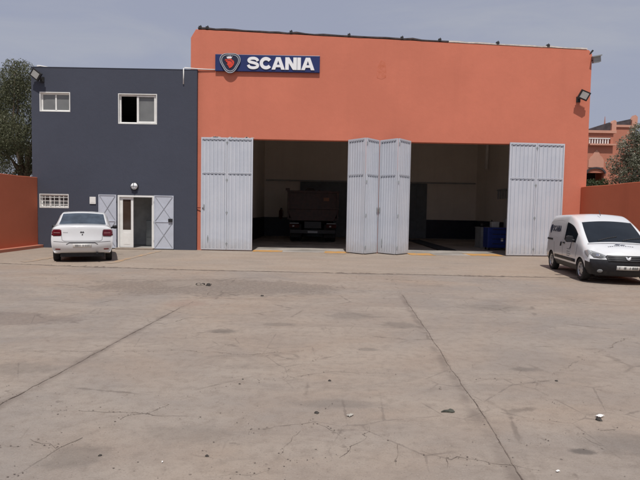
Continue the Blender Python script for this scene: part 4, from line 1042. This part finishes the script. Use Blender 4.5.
# ================================================================== LITTER ON THE YARD
def stone_mesh(rr, r, flat=.55):
    bm = bmesh.new(); bmesh.ops.create_icosphere(bm, subdivisions=2, radius=r)
    for v in bm.verts:
        v.co *= 1 + rr.uniform(-.28, .28); v.co.z = max(v.co.z*flat, -.2*r)
    k = MB(); bm.verts.ensure_lookup_table(); vs = [tuple(v.co) for v in bm.verts]; fs = [tuple(v.index for v in f.verts) for f in bm.faces]; bm.free(); return k.add(vs, fs)
rr = random.Random(31)
ST = [((-1.44, 3.38), .016, 'dark', 'single dark pebble on the concrete near the lower left crack'), ((0.0, 4.18), .026, 'dark', 'dark stone lying in the middle of the yard foreground'),
      ((-.74, 4.86), .014, 'dark', 'one of two tiny dark pebbles left of the yard centre'), ((-.73, 5.0), .013, 'dark', 'one of two tiny dark pebbles left of the yard centre'),
      ((.12, 5.0), .024, 'dark', 'dark stone on the concrete just below the picture centre'), ((-.73, 3.4), .018, 'dark', 'dark pebble near the bottom edge left of centre'),
      ((-1.10, 9.99), .045, 'dark', 'dark lump on the rough patch of the yard'), ((2.39, 5.12), .02, 'dark', 'small dark stone right of the long right hand joint'),
      ((1.16, 4.82), .018, 'stone', 'small brown stone beside the right hand slab joint')]
for (x, y), r, m, lab in ST:
    r *= .72; o = stone_mesh(rr, r).build('pebble', M['darkstone' if m == 'dark' else 'stone'], smooth=False); o.location = (x, y, r*.18); tag(o, lab, 'stone', 'loose stones on the yard')
for i in range(7):
    r = .035+.04*rr.random(); o = stone_mesh(rr, r, .7).build('rubble', M['darkstone' if i % 3 == 0 else 'stone'])
    o.location = (-2.72+.36*rr.random(), 11.22+.2*rr.random(), r*.15); o.rotation_euler = (0, 0, rr.random()*6); tag(o, 'broken concrete lump in the small rubble heap on the rough patch', 'rubble', 'rubble heap on the rough patch')
def scrap(x, y, s, mat, lab, seed, name='paper_scrap', cat='litter'):
    r_ = random.Random(seed); n = 6; vs = []; fs = []
    for j in range(n+1):
        for i in range(n+1): vs.append(((i/n-.5)*s*(1+.2*r_.random()), (j/n-.5)*s*.55*(1+.2*r_.random()), .008+r_.random()*s*.22))
    for j in range(n):
        for i in range(n): fs.append((j*(n+1)+i, j*(n+1)+i+1, (j+1)*(n+1)+i+1, (j+1)*(n+1)+i))
    o = MB().add(vs, fs).build(name, mat); o.location = (x, y, .0); o.rotation_euler = (0, 0, r_.random()*2); m = o.modifiers.new('t', 'SOLIDIFY'); m.thickness = .003
    tag(o, lab, cat)
scrap(2.33, 4.2, .06, M['paper'], 'crumpled white paper scrap on the right side of the yard', 1)
o = stone_mesh(rr, .025).build('pebble', M['darkstone']); o.location = (2.29, 4.14, .004); tag(o, 'dark stone touching the crumpled white paper', 'stone', 'loose stones on the yard')
scrap(.27, 4.13, .05, plain('dusty_paper', (.42, .40, .36), .9), 'small dusty pale scrap lying near the yard centre', 2)
scrap(1.56, 3.27, .022, M['paper'], 'tiny white scrap at the bottom edge right of the joint', 3)
scrap(-1.0, 3.3, .013, M['paper'], 'tiny white fleck at the bottom left of the yard', 4)
# flattened dark rag
k = MB(); k.prism([(-.085, -.035), (-.03, -.03), (.03, -.045), (.06, -.03), (.055, .02), (.03, .05), (.0, .015), (-.045, .005)], .004, .014, axis='z')
k.add([(-.02, -.02, .014), (.04, -.02, .014), (.02, .03, .014), (.015, .0, .03)], [(0,1,3), (1,2,3), (2,0,3)])
o = k.build('flat_rag', plain('rag', (.06, .062, .05), .9, var=.4, scale=25)); o.scale = (.8, .8, .8); o.location = (1.10, 4.27, 0); tag(o, 'flattened dark rag on the concrete left of the right hand joint', 'rag')

# ================================================================== LIGHT, SKY, CAMERA
EL, AZ = R(63), R(.6)
sdir = Vector((math.sin(AZ)*math.cos(EL), -math.cos(AZ)*math.cos(EL), math.sin(EL)))
sd_ = bpy.data.lights.new('sun', 'SUN'); sd_.energy = 3.3; sd_.angle = R(.9); sd_.color = (1, .955, .89)
so = bpy.data.objects.new('sun', sd_); col.objects.link(so); so.rotation_euler = (-sdir).to_track_quat('-Z', 'Y').to_euler(); so.location = (0, -10, 30)
w = bpy.data.worlds.new('World'); sc.world = w; w.use_nodes = True; nt = w.node_tree
sky = nt.nodes.new('ShaderNodeTexSky'); sky.sky_type = 'NISHITA'; sky.sun_disc = False; sky.sun_elevation = EL; sky.sun_rotation = math.pi - AZ
sky.air_density = 1.0; sky.dust_density = 4.5; sky.ozone_density = 2.0; sky.altitude = 400
bg = nt.nodes['Background']; bg.inputs['Strength'].default_value = .085
def N_(t): return nt.nodes.new(t)
tc = N_('ShaderNodeTexCoord'); mp = N_('ShaderNodeMapping'); mp.inputs['Scale'].default_value = (1.2, 1.2, 4.5); nt.links.new(tc.outputs['Generated'], mp.inputs['Vector'])
nz = N_('ShaderNodeTexNoise'); nz.inputs['Scale'].default_value = 2.1; nz.inputs['Detail'].default_value = 6; nz.inputs['Roughness'].default_value = .55; nz.inputs['Distortion'].default_value = .6
nt.links.new(mp.outputs[0], nz.inputs['Vector'])
mr = N_('ShaderNodeMapRange'); mr.interpolation_type = 'SMOOTHSTEP'; nt.links.new(nz.outputs['Fac'], mr.inputs[0]); mr.inputs[1].default_value = .42; mr.inputs[2].default_value = .72
cl_ = N_('ShaderNodeMix'); cl_.data_type = 'RGBA'; nt.links.new(mr.outputs[0], cl_.inputs[0]); cl_.inputs[6].default_value = (4.05, 4.25, 5.3, 1); cl_.inputs[7].default_value = (4.85, 4.95, 5.55, 1)   # thin dusty cloud
hz = N_('ShaderNodeMix'); hz.data_type = 'RGBA'; hz.inputs[0].default_value = .78; nt.links.new(cl_.outputs[2], hz.inputs[7])
nt.links.new(sky.outputs[0], hz.inputs[6]); nt.links.new(hz.outputs[2], bg.inputs['Color'])
cam = bpy.data.cameras.new('camera'); cam.lens = 36*520/640; cam.sensor_width = 36; cam.clip_end = 4000; cam.clip_start = .1
co = bpy.data.objects.new('camera', cam); col.objects.link(co); co.location = (0, 0, 1.65)
pit, rol = math.atan(28.3/520), .018
co.matrix_world = Matrix.Translation((0, 0, 1.65)) @ Matrix.Rotation(math.pi/2 - pit, 4, 'X') @ Matrix.Rotation(rol, 4, 'Z')
sc.camera = co
sc.cycles.diffuse_bounces = 8; sc.cycles.max_bounces = 12
sc.view_settings.view_transform = 'Standard'; sc.view_settings.look = 'None'; sc.view_settings.gamma = 1; sc.view_settings.exposure = 0.15
sc.view_settings.use_curve_mapping = False
